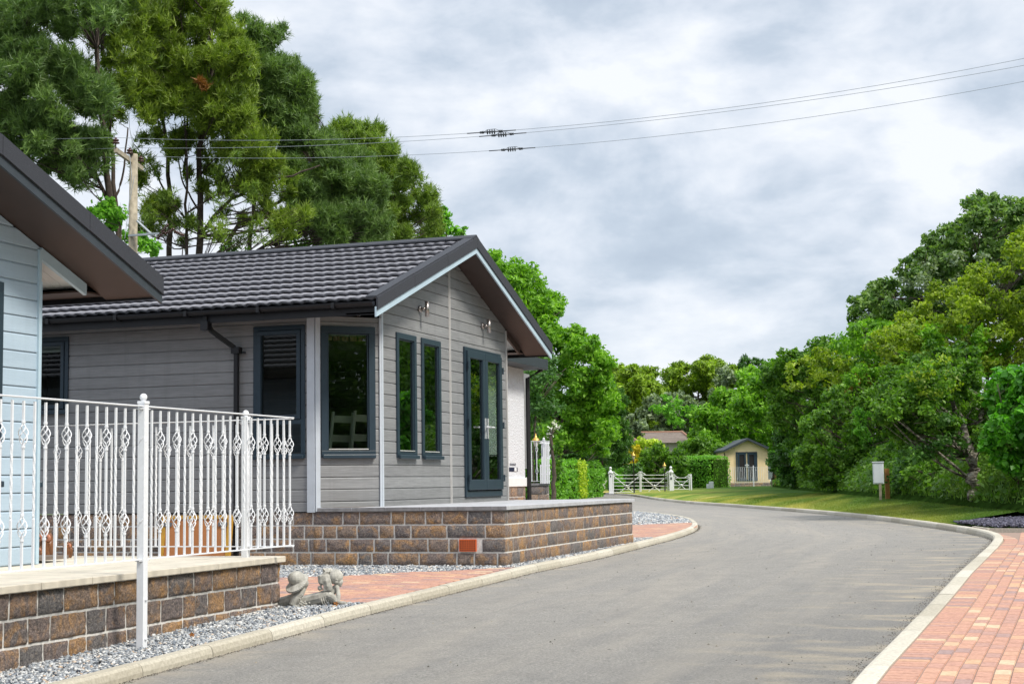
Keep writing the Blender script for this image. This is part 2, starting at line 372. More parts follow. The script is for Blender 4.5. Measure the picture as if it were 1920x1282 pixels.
def clad(mb, o, U, N, region, holes, v0, v1, pitch=0.148, gd=0.012):
    """shiplap boards on the plane o + u*U + v*Z, facing N; region = list of half-planes, holes = rects (u0,v0,u1,v1)"""
    U = np.array(U, float); N = np.array(N, float); o = np.array(o, float); Z = np.array([0, 0, 1.0])
    us = [-50, 50]
    prof = [(0.0, -gd), (0.055, -gd), (0.075, -gd*0.1), (0.13, 0.0), (0.93, 0.0), (1.0, -0.004)]
    nb = int(math.ceil((v1-v0)/pitch))
    for ib in range(nb):
        tint = random.random()
        for (ta, da), (tb, db) in zip(prof[:-1], prof[1:]):
            a = v0+(ib+ta)*pitch; b = v0+(ib+tb)*pitch
            vb = sorted(set([a, b] + [h[k] for h in holes for k in (1, 3) if a < h[k] < b]))
            for p, q in zip(vb[:-1], vb[1:]):
                mid = (p+q)/2; hs = sorted([h for h in holes if h[1] < mid < h[3]])
                spans = []; u = -50.0
                for h in hs: spans.append((u, h[0])); u = h[2]
                spans.append((u, 50.0))
                for ua, ub in spans:
                    poly = [(ua, p), (ub, p), (ub, q), (ua, q)]
                    for hp in region:
                        poly = clip_half(poly, *hp)
                        if len(poly) < 3: break
                    if len(poly) < 3: continue
                    vs = [o + U*x + Z*y + N*(da+(db-da)*((y-a)/(b-a))) for x, y in poly]
                    nrm = np.cross(vs[1]-vs[0], vs[2]-vs[0]); f = tuple(range(len(vs)))
                    if np.dot(nrm, N) < 0: f = f[::-1]
                    mb.add(vs, [f], tint)

def block_wall(o, U, N, length, z_top, z_bot, course, name, parent, material, depth=0.02, dens=1.0, seed=1, mort=None, skip=None, lens=(0.2,0.29,0.44)):
    """rock-faced coursed blocks over a recessed mortar face"""
    U = np.array(U, float); N = np.array(N, float); o = np.array(o, float); r = random.Random(seed)
    V = []; F = []; T = []; off = 0; j = 0.0095
    zt = z_top; k = 0
    while zt > z_bot:
        zb = max(zt-course, z_bot); u = -r.random()*0.2
        while u < length:
            w = r.choice(lens)*(0.9+0.2*r.random()); a = max(u, 0); b = min(u+w, length); u += w
            if b-a < 0.04: continue
            if skip and not (b < skip[0] or a > skip[2] or zt < skip[1]+0.02 or zb > skip[3]-0.02):
                if a < skip[0]-0.05: b = skip[0]
                elif b > skip[2]+0.05: a = skip[2]
                else: continue
            nu = max(3, int((b-a)/0.028*dens)); nv = max(3, int(course/0.03*dens)); tint = r.random()
            gu = np.linspace(0, 1, nu+1); gv = np.linspace(0, 1, nv+1); G = np.array([(x, y) for y in gv for x in gu])
            uu = a+j + G[:,0]*(b-a-2*j); vv = zb+j + G[:,1]*(zt-zb-2*j)
            edge = np.minimum(np.minimum(G[:,0], 1-G[:,0])*nu, np.minimum(G[:,1], 1-G[:,1])*nv)
            pts = o[None] + U[None]*uu[:,None]; pts[:,2] = vv
            nz = vnoise(pts, 15, seed)*0.5 + vnoise(pts, 34, seed+1)*0.5
            jit = (vnoise(pts, 23, seed+5)-0.5)*0.007*(edge < 0.5)
            pts[:,2] += jit
            pts = pts + U[None]*((vnoise(pts, 21, seed+9)-0.5)*0.014*(edge < 0.5))[:,None]
            d = np.where(edge < 0.5, 0.0035, depth*(0.2+1.35*nz))
            pts = pts + N[None]*d[:,None]
            V.append(pts); T.append(np.full(len(pts), tint))
            idx = lambda ix, iy: off + iy*(nu+1)+ix
            fs = [(idx(x, y), idx(x+1, y), idx(x+1, y+1), idx(x, y+1)) for y in range(nv) for x in range(nu)]
            if np.dot(np.cross(U, [0, 0, 1]), N) < 0: fs = [f[::-1] for f in fs]
            F += fs; off += len(pts)
        zt = zb; k += 1
    V = np.concatenate(V); T = np.concatenate(T)
    return mesh_obj(name, V, np.array(F), material, parent, True, T)

# ------------------------------------------------------------------ ground, road, kerbs, lawn
def strip(name, Ys, xa, xb, za, zb, n, m, edge=None):
    V = []; F = []
    for Y, a, b, c, d in zip(Ys, xa, xb, za, zb):
        for i in range(n+1):
            t = i/n; V.append((a+(b-a)*t, Y, c+(d-c)*t))
    for j in range(len(Ys)-1):
        for i in range(n): F.append((j*(n+1)+i, j*(n+1)+i+1, (j+1)*(n+1)+i+1, (j+1)*(n+1)+i))
    return mesh_obj(name, V, F, m, None, True)
Ysr = np.concatenate([np.linspace(-10, 50, 241), np.linspace(50.5, 140, 120)])
gY = np.concatenate([np.linspace(-60, 140, 60), np.linspace(160, 900, 12)])
grassy = plain('rough_grass_ground', (0.06,0.085,0.022), 0.95, var=0.5, scale=2, bmp=0.5)
struct(strip('ground', gY, np.full(len(gY), -900.0), np.full(len(gY), 900.0), zr(gY)-0.25, zr(gY)-0.25, 8, grassy))
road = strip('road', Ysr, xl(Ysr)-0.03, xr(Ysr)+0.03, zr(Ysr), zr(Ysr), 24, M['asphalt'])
struct(road)
co = np.array([v.co[:] for v in road.data.vertices])
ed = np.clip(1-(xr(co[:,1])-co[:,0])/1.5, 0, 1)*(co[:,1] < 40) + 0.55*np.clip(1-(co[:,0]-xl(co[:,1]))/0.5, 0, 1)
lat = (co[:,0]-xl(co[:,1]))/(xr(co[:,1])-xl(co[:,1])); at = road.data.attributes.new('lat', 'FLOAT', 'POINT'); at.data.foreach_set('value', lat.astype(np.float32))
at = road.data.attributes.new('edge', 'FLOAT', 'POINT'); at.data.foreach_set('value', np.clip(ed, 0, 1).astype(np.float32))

def kerb(name, line, side, Y0, Y1, width, h, seg=0.915, hfun=None, parent=None):
    """bull-nosed kerb stones laid end to end along a line; side=+1 puts the stones on the +X side of it"""
    Q = line[(line[:,1] > Y0-3) & (line[:,1] < Y1+3)]; s = np.concatenate([[0], np.cumsum(np.hypot(*np.diff(Q, axis=0).T))])
    mb = MB(); t = 0.0
    while t < s[-1]-0.05:
        L = min(seg, s[-1]-t); k = max(2, int(L/0.3)+1); ts = np.linspace(t+0.004, t+L-0.004, k+1); tint = random.random()
        X = np.interp(ts, s, Q[:,0]); Y = np.interp(ts, s, Q[:,1]); t += L
        if Y.mean() < Y0 or Y.mean() > Y1: continue
        dX = np.gradient(X); dY = np.gradient(Y); ln = np.hypot(dX, dY); nx = dY/ln*side; ny = -dX/ln*side
        prof = [(0, -0.1), (0, None, 0.35), (0.012, None, 0.8), (0.035, None, 1.0), (width-0.012, None, 1.0), (width, None, 0.85), (width, -0.1)]
        vs = []; jit = random.uniform(-.002, .002)
        for i in range(len(ts)):
            hh = (hfun(Y[i]) if hfun else h)+jit
            for pr in prof:
                z = zr(Y[i]) + (pr[1] if pr[1] is not None else hh*pr[2]); vs.append((X[i]+nx[i]*pr[0], Y[i]+ny[i]*pr[0], z))
        n = len(prof); fs = []
        for i in range(len(ts)-1):
            for q in range(n-1): fs.append((i*n+q, (i+1)*n+q, (i+1)*n+q+1, i*n+q+1))
        fs.append(tuple(range(n))); fs.append(tuple((len(ts)-1)*n+q for q in range(n))[::-1])
        if side < 0: fs = [f[::-1] for f in fs]
        mb.add(vs, fs, tint)
    return mb.build(name, M['kerb'])
struct(kerb('kerb', LK, -1, 0, 60, 0.125, 0.085))
def hk(Y): return float(np.interp(Y, [0, 20, 23, 26, 28, 140], [0.022, 0.022, 0.03, 0.085, 0.10, 0.10]))
struct(kerb('kerb', RK, 1, 0, 92, 0.15, 0.1, hfun=hk))

# left bed (gravel) raised to the kerb top
zg = zr(Ysr)+0.055
sel = Ysr < 62
gravel_bed = strip('gravel_bed', Ysr[sel], np.full(sel.sum(), -26.0), xl(Ysr[sel])-0.12, zg[sel], zg[sel], 6, M['gravel_base'])
struct(gravel_bed)

# lawn: from the right-hand kerb up to the foot of the hedge bank
FOOT = [(1925,958,-.74),(1820,950,-.70),(1720,938,-.62),(1623,930,-.55),(1526,921,-.52),(1480,916,-.50),(1447,912,-.49)]
fp = []
for x, y, z in FOOT:
    r_ = ray(x, y); fp.append((r_*(z/r_[2]))[:3])
fp.append(P(1452, 910, 128)*np.array([1,1,0])+np.array([0,0,-.46]))
fp = np.array(sorted(fp, key=lambda q: q[1]))
FY = np.concatenate([[20.0, 26.0], fp[:,1], [150]]); FX = np.concatenate([[3.4, 2.2], fp[:,0], [fp[-1,0]-4]]); FZ = np.concatenate([[-.92, -.88], fp[:,2], [-.45]])
def xf(Y): return np.interp(Y, FY, FX)
def zf(Y): return np.interp(Y, FY, FZ)
def xlim(Y): return np.minimum(xf(Y), np.interp(Y, [29.6, 30.8, 32.5, 34.5, 35.5, 36.0], [-1.35, -1.5, -1.1, -.2, 4.5, 50]))
def lawn_mat():
    m, n, l, p = mat('mown_grass'); v = coords(n, l)
    g = noise(n, l, coords(n, l, (0.5, 0.06, 1)), 1.2, 5, 0.6, 0.3); h = noise(n, l, v, 30, 4, 0.7)
    st = noise(n, l, coords(n, l, (1.0, 0.10, 1)), 2.5, 2)
    c = rampn(n, l, g, [(0.34, (0.085,0.165,0.022)), (0.5, (0.19,0.235,0.040)), (0.66, (0.42,0.36,0.11))])
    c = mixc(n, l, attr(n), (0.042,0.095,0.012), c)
    c = mixc(n, l, 1.0, c, rampn(n, l, h, [(0.3, (0.6,0.6,0.6)), (0.7, (1.35,1.35,1.3))]), 'MULTIPLY')
    l.new(c, p.inputs['Base Color']); p.inputs['Roughness'].default_value = 0.9; p.inputs['Specular IOR Level'].default_value = 0.1
    bump(n, l, p, h, 0.6, 0.03); return m
M['lawn'] = lawn_mat()
Yl = np.concatenate([np.linspace(29.6, 60, 140), np.linspace(60.5, 150, 120)])
NL = 24; V = []; F = []; T = []
for Y in Yl:
    a = xr(Y)+0.15; b0 = max(xf(Y), a+0.3); b = max(float(xlim(Y)), a+0.02); za = zr(Y)+hk(Y)-0.004; zb = zf(Y)
    for i in range(NL+1):
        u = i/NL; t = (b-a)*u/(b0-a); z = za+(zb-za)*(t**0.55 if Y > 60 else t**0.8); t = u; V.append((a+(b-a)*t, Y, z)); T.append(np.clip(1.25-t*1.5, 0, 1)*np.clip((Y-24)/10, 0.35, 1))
for j in range(len(Yl)-1):
    for i in range(NL): F.append((j*(NL+1)+i, j*(NL+1)+i+1, (j+1)*(NL+1)+i+1, (j+1)*(NL+1)+i))
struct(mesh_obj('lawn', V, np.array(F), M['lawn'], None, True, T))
def zlawn(X, Y):
    a = xr(Y)+0.15; b = xf(Y); t = np.clip((X-a)/(b-a), 0, 1); za = zr(Y)+hk(Y); return za+(zf(Y)-za)*(t**0.55 if Y > 60 else t**0.8)
# bank under the hedgerow
Yb = np.linspace(24, 150, 64); NB = 10; V = []; F = []
for Y in Yb:
    a = xf(Y)-0.1
    for i in range(NB+1):
        t = i/NB; X = a + t*22; up = 2.6*(1-math.exp(-t*9))*np.clip((Y-24)/8, 0, 1)
        V.append((X, Y, zf(Y)-0.03+up+0.25*math.sin(Y*.7+i*2)*min(1, t*4)))
for j in range(len(Yb)-1):
    for i in range(NB): F.append((j*(NB+1)+i, j*(NB+1)+i+1, (j+1)*(NB+1)+i+1, (j+1)*(NB+1)+i))
struct(mesh_obj('bank', V, np.array(F), M['soil'], None, True))

# ------------------------------------------------------------------ block paving
def brick(mb, cx, cy, w, l, ang=0.0, g=0.0045, zoff=0.0, tint=None):
    ca, sa = math.cos(ang), math.sin(ang); b = 0.005; tint = min(1, max(0, random.gauss(.5, .31))) if tint is None else tint
    vs = []
    for (hw, hl, dz) in ((w/2-g/2, l/2-g/2, -0.012), (w/2-g/2-b, l/2-g/2-b, 0.0)):
        for sx, sy in ((-1,-1),(1,-1),(1,1),(-1,1)):
            x = sx*hw; y = sy*hl; X = cx+x*ca-y*sa; Y = cy+x*sa+y*ca; vs.append((X, Y, zr(Y)+zoff+dz))
    mb.add(vs, [(4,5,6,7),(0,1,5,4),(1,2,6,5),(2,3,7,6),(3,0,4,7)], tint)
mb = MB()
Ys2 = np.linspace(4, 31, 110)
# soldier course beside the flush kerb
s = np.concatenate([[0], np.cumsum(np.hypot(*np.diff(RK, axis=0).T))])
for t in np.arange(0, s[-1], 0.104):
    X = np.interp(t, s, RK[:,0]); Y = np.interp(t, s, RK[:,1])
    if Y < 6 or Y > 27.6: continue
    X2 = np.interp(t+.1, s, RK[:,0]); Y2 = np.interp(t+.1, s, RK[:,1]); dx, dy = X2-X, Y2-Y; ln = math.hypot(dx, dy); nx, ny = dy/ln, -dx/ln
    brick(mb, X+nx*(0.158+0.105), Y+ny*(0.158+0.105), 0.208, 0.103, math.atan2(ny, nx), zoff=0.02)
for row in range(62):
    y = 6.0+(0.104 if row % 2 else 0)
    while y < 28.25:
        x0 = np.interp(min(y, 24.5), RK[:,1], RK[:,0])+0.158+0.212; sl = (np.interp(min(y, 24.5)+.3, RK[:,1], RK[:,0])-np.interp(min(y, 24.5)-.3, RK[:,1], RK[:,0]))/0.6; x = x0+0.052+row*0.104
        if x > np.interp(y, RK[:,1], RK[:,0])+0.42 and (y < 26 or x > -0.35-(y-26)*0.55): brick(mb, x, y, 0.104, 0.208, -math.atan(sl), zoff=0.02)
        y += 0.208
o = mb.build('brick_paving', M['paver']); struct(o)
mj = MB(); vs = []; fs = []
Yj = np.linspace(5.5, 31.5, 60)
struct(strip('paving_bed', Yj, xr(Yj)+0.1, np.full(60, 8.0), zr(Yj)+0.011, zr(Yj)+0.011, 2, M['joint']))
# left pads
def inside(poly, x, y):
    c = False; j = len(poly)-1
    for i in range(len(poly)):
        if (poly[i][1] > y) != (poly[j][1] > y) and x < (poly[j][0]-poly[i][0])*(y-poly[i][1])/(poly[j][1]-poly[i][1])+poly[i][0]: c = not c
        j = i
    return c
PAD1 = [(-5.70,12.9),(-12.5,12.9),(-12.5,14.1),(-9.5,14.7),(-7.84,15.3),(-7.25,15.6),(-6.6,16.1),(-5.66,17.0)]
PAD2 = [(-5.95,25.0),(-10,25.0),(-10,30.5),(-8.05,31.84),(-7.10,33.3),(-6.45,30.2),(-6.2,28)]
for poly in (PAD1, PAD2):
    mb = MB(); xs = [p[0] for p in poly]; ys = [p[1] for p in poly]
    y = min(ys); row = 0
    while y < max(ys):
        x = min(xs)+(0.104 if row % 2 else 0)
        while x < max(xs):
            if inside(poly, x, y): brick(mb, x, y, 0.208, 0.104, zoff=0.078)
            x += 0.208
        y += 0.104; row += 1
    struct(mb.build('brick_paving', M['paver']))
    me = MB(); n = 24; pl = smooth(np.array(poly+[poly[0]]), 1)
    c0 = np.mean(pl, axis=0)
    for a, b in zip(pl[:-1], pl[1:]): me.add([(c0[0], c0[1], zr(c0[1])+0.064), (a[0], a[1], zr(a[1])+0.064), (b[0], b[1], zr(b[1])+0.064)], [(0,1,2)])
    struct(me.build('paving_bed', M['joint']))

# grit that collects against the kerb, and odd stones on the tarmac
def grit():
    n = 9000; Y = rng.uniform(7.5, 34, n); side = rng.random(n) < 0.72; d = np.abs(rng.normal(0, 0.028, n))+0.004; X = np.where(side, xl(Y)+d, xr(Y)-d*1.6-0.004)
    n2 = 420; Y2 = rng.uniform(7, 40, n2); X2 = xl(Y2)+(xr(Y2)-xl(Y2))*rng.uniform(.03,.97,n2); X = np.concatenate([X, X2]); Y = np.concatenate([Y, Y2]); sz = np.concatenate([rng.uniform(.0025,.0065,n), rng.uniform(.004,.011,n2)])
    base = np.array([(-1,0,0),(1,0,0),(0,1,0),(0,-1,0),(0,0,.8)]); k = len(X); Vv = base[None]*sz[:,None,None]*(1+rng.uniform(-.3,.3,(k,5,3))); Vv[:,:,0] += X[:,None]; Vv[:,:,1] += Y[:,None]; Vv[:,:,2] += zr(Y)[:,None]+0.001
    f = np.array([(0,3,4),(3,1,4),(1,2,4),(2,0,4)]); o = mesh_obj('road_grit', Vv.reshape(-1,3), (f[None]+5*np.arange(k)[:,None,None]).reshape(-1,3), M['grit'], None, False, np.repeat(rng.random(k), 5)); struct(o, 'stuff', 'dark grit and odd small stones along the kerbs and on the lane', 'grit')
M['grit'] = tintmat('road_grit', [(0, (0.03,0.027,0.022)), (0.6, (0.08,0.07,0.055)), (1, (0.30,0.26,0.2))], 0.9, 50, 0)
grit()
# ------------------------------------------------------------------ pebbles (uncountable)
def stones(name, polys, dens, size, m, zoff, excl=(), flat=0.6, layer=1.0):
    A = []
    for poly in polys:
        xs = [p[0] for p in poly]; ys = [p[1] for p in poly]; ar = (max(xs)-min(xs))*(max(ys)-min(ys)); n = int(ar*dens)
        X = rng.uniform(min(xs), max(xs), n); Y = rng.uniform(min(ys), max(ys), n)
        k = [inside(poly, a, b) and not any(inside(e, a, b) for e in excl) for a, b in zip(X, Y)]
        A.append(np.stack([X[k], Y[k]], 1))
    A = np.concatenate(A); n = len(A)
    base = np.array([(-1,-1,-1),(1,-1,-1),(1,1,-1),(-1,1,-1),(-1,-1,1),(1,-1,1),(1,1,1),(-1,1,1)])*0.58
    Vv = base[None]*(1+rng.uniform(-.45,.35,(n,8,3))); sz = size*rng.uniform(0.55,1.35,(n,1,1)); asp = rng.uniform(0.6,1.35,(n,1,3)); asp[:,:,2] *= flat
    Vv = Vv*sz*asp
    ax = rng.uniform(0, 2*math.pi, n); tl = rng.uniform(-.7,.7,n); ca, sa = np.cos(ax), np.sin(ax); ct, st = np.cos(tl), np.sin(tl)
    x, y, z = Vv[:,:,0], Vv[:,:,1], Vv[:,:,2]
    y, z = y*ct[:,None]-z*st[:,None], y*st[:,None]+z*ct[:,None]
    x, y = x*ca[:,None]-y*sa[:,None], x*sa[:,None]+y*ca[:,None]
    zz = zr(A[:,1])+zoff+rng.uniform(-0.3, 0.8, n)*size*layer
    Vv = np.stack([x+A[:,0:1], y+A[:,1:2], z+zz[:,None]], 2).reshape(-1, 3)
    f = np.array([(0,3,2,1),(4,5,6,7),(0,1,5,4),(1,2,6,5),(2,3,7,6),(3,0,4,7)])
    Fv = (f[None]+8*np.arange(n)[:,None,None]).reshape(-1, 4)
    o = mesh_obj(name, Vv, Fv, m, None, False, np.repeat(np.clip(rng.normal(0.5, 0.24, n), 0, 1), 8)); return o
near = [(-5.73,7.0),(-6.5,7.0),(-6.5,12.86),(-5.73,12.86)]
mid = [(-5.64,17.02),(-6.6,16.12),(-7.25,15.62),(-7.84,15.32),(-9.5,14.72),(-12.5,14.12),(-12.5,17.1),(-5.9,17.1),(-5.9,23.2),(-5.80,22.6),(-5.66,20)]
behind = [(-6.5,12.5),(-12,12.5),(-12,12.86),(-6.5,12.86)]
far1 = [(-5.82,22.6),(-5.97,25.0),(-9,25),(-9,23.3),(-5.9,23.3)]
far2 = [(-6.2,28),(-6.45,30.2),(-7.10,33.3),(-8.05,31.84),(-10,30.5),(-13,31),(-14,46),(-12.1,46.3),(-10.6,43.5),(-9.2,40.2),(-8.0,36.8),(-7.05,33.0),(-6.6,31),(-6.25,28.6)]
o = stones('pebbles', [near], 3300, 0.0150, M['pebbles'], 0.065); struct(o, 'stuff', 'grey and white pebbles loose beside the kerb and walls', 'gravel')
o = stones('pebbles', [mid, behind, far1], 2000, 0.0165, M['pebbles'], 0.062); struct(o, 'stuff', 'pale pebbles along the foot of the grey lodge terrace', 'gravel')
o = stones('pebbles', [far2], 420, 0.032, M['pebbles'], 0.06, layer=0.6); struct(o, 'stuff', 'pale pebbles filling the kerbed corner beyond the terrace', 'gravel')
slate = [(-1.05,29.6),(-0.75,28.5),(0.0,28.25),(4.5,28.3),(4.5,35.5),(-0.2,34.5),(-1.1,32.5),(-1.5,30.8)]
o = stones('slate_chippings', [slate], 500, 0.035, M['slate'], 0.115, flat=0.4); struct(o, 'stuff', 'dark purple slate chippings in the bed beyond the red paving', 'slate chippings')
mb = MB(); pl = np.array(slate+[slate[0]])
for a, b in zip(pl[:-1], pl[1:]):
    d = (b-a)/np.linalg.norm(b-a); nrm = np.array([d[1], -d[0]])
    if a[0] < 4.4 and b[0] <= 4.5 and a[1] < 29.8 or b[1] < 28.6: mb.obox((a[0], a[1], zr(a[1])+0.0), (b[0]-a[0], b[1]-a[1], 0), (nrm[0]*0.06, nrm[1]*0.06, 0), (0, 0, 0.085), 0.9)
struct(mb.build('bed_edging', M['kerb']))
mb = MB(); c0 = np.mean(pl, axis=0)
for a, b in zip(pl[:-1], pl[1:]): mb.add([(c0[0], c0[1], zr(c0[1])+0.09), (a[0], a[1], zr(a[1])+0.09), (b[0], b[1], zr(b[1])+0.09)], [(0,1,2)])
struct(mb.build('slate_bed', M['soil']))
# ------------------------------------------------------------------ windows, doors
Zv = np.array([0, 0, 1.0])
def frame_rect(mb, o, U, N, u0, v0, u1, v1, w, d0, d1, bw=None):
    """four mitred-looking bars round a rectangle, butted end to end"""
    o = np.array(o, float); bw = w if bw is None else bw
    mb.obox(o+U*u0+Zv*v0+N*d0, U*(u1-u0), Zv*bw, N*(d1-d0)); mb.obox(o+U*u0+Zv*(v1-w)+N*d0, U*(u1-u0), Zv*w, N*(d1-d0))
    mb.obox(o+U*u0+Zv*(v0+bw)+N*d0, U*w, Zv*(v1-w-v0-bw), N*(d1-d0)); mb.obox(o+U*(u1-w)+Zv*(v0+bw)+N*d0, U*w, Zv*(v1-w-v0-bw), N*(d1-d0))
def pane(name, o, U, N, u0, v0, u1, v1, d, parent, m):
    mb = MB(); o = np.array(o, float)+N*d
    mb.add([o+U*u0+Zv*v0, o+U*u1+Zv*v0, o+U*u1+Zv*v1, o+U*u0+Zv*v1], [(0,1,2,3)])
    return mb.build(name, m, parent)
def window(parent, o, U, N, u0, v0, u1, v1, glass, transom=None, handle=False, sash=True, fw=0.055):
    U = np.array(U, float); N = np.array(N, float)
    mb = MB(); frame_rect(mb, o, U, N, u0, v0, u1, v1, fw, -0.04, 0.022)
    top0 = transom if transom else v0+fw
    if transom: mb.obox(np.array(o)+U*(u0+fw)+Zv*(transom-0.03)+N*-0.04, U*(u1-u0-2*fw), Zv*0.06, N*0.062); top0 = transom+0.03
    sw = 0.05
    a0, b0, a1, b1 = u0+fw+.004, top0+.004, u1-fw-.004, v1-fw-.004
    if sash: frame_rect(mb, o, U, N, a0, b0, a1, b1, sw, -0.03, 0.034)
    else: sw = 0.012; frame_rect(mb, o, U, N, a0, b0, a1, b1, sw, -0.03, 0.008)
    w = mb.build('window', M['frame'], parent, bevel=0.004)
    w['_o'] = parent['_o']
    pane('pane', o, U, N, a0+sw, b0+sw, a1-sw, b1-sw, -0.012, w, glass)
    if transom:
        pane('pane', o, U, N, u0+fw, v0+fw, u1-fw, transom-0.03, -0.012, w, glass)
    ms = MB(); oo = np.array(o, float)
    ms.obox(oo+U*(u0+0.01)+Zv*(v0-0.012)+N*0.022, U*(u1-u0-0.02), Zv*0.05, N*0.04)
    sl = ms.build('sill', M['frame'], w, bevel=0.008); 
    ml = MB(); ml.obox(oo+U*(a0+sw*.6)+Zv*(b0+sw-0.004)+N*0.010, U*(a1-a0-sw*1.2), Zv*0.012, N*0.012)
    ml.build('glazing_bead', M['chrome'] if not sash else M['slate_trim'], w)
    if handle:
        mh = MB(); c = oo+U*(a0+0.02)+Zv*(b0+(b1-b0)*0.28)+N*-0.05
        mh.tube([c+Zv*0.10, c+Zv*0.03+N*0.015, c-Zv*0.01], 0.011, 6); mh.build('handle', M['white_metal'], w)
    return w
def french_door(parent, o, U, N, u0, v0, u1, v1):
    U = np.array(U, float); N = np.array(N, float); oo = np.array(o, float)
    mb = MB(); frame_rect(mb, o, U, N, u0, v0, u1, v1, 0.06, -0.04, 0.03, bw=0.085)
    fr = mb.build('door_frame', M['frame'], parent, bevel=0.005); fr['_o'] = parent['_o']
    mid = (u0+u1)/2
    for k, (a, b) in enumerate(((u0+0.045, mid-0.003), (mid+0.003, u1-0.045))):
        mb = MB(); frame_rect(mb, o, U, N, a, v0+0.10, b, v1-0.05, 0.105, 0.0, 0.062, bw=0.15)
        lf = mb.build('door_leaf', M['frame'], fr, bevel=0.006); lf['_o'] = parent['_o']
        mb = MB(); w = 0.105
        mb.obox(oo+U*(a+w-.012)+Zv*(v0+0.235)+N*0.045, U*(b-a-2*w+.024), Zv*0.03, N*0.012)
        g = pane('pane', o, U, N, a+w, v0+0.25, b-w, v1-0.155, 0.03, fr, M['glass_green'])
        mh = MB(); s = -1 if k == 0 else 1; cu = (b-0.05) if k == 0 else (a+0.05); zc_ = v0+1.02
        mh.obox(oo+U*(cu-0.014)+Zv*(zc_-0.17)+N*0.062, U*0.028, Zv*0.30, N*0.014)
        mh.tube([oo+U*cu+Zv*zc_+N*0.076, oo+U*cu+Zv*zc_+N*0.125, oo+U*(cu+s*0.13)+Zv*zc_+N*0.125], 0.012, 8)
        mh.build('handle', M['chrome'], fr)
    for z in (0.22, 1.02, 1.85):
        for u in (u0+0.035, u1-0.035):
            mb = MB(); mb.tube([oo+U*u+Zv*(v0+z)+N*0.072, oo+U*u+Zv*(v0+z+0.10)+N*0.072], 0.014, 8); mb.build('hinge', M['frame'], fr)
    return fr

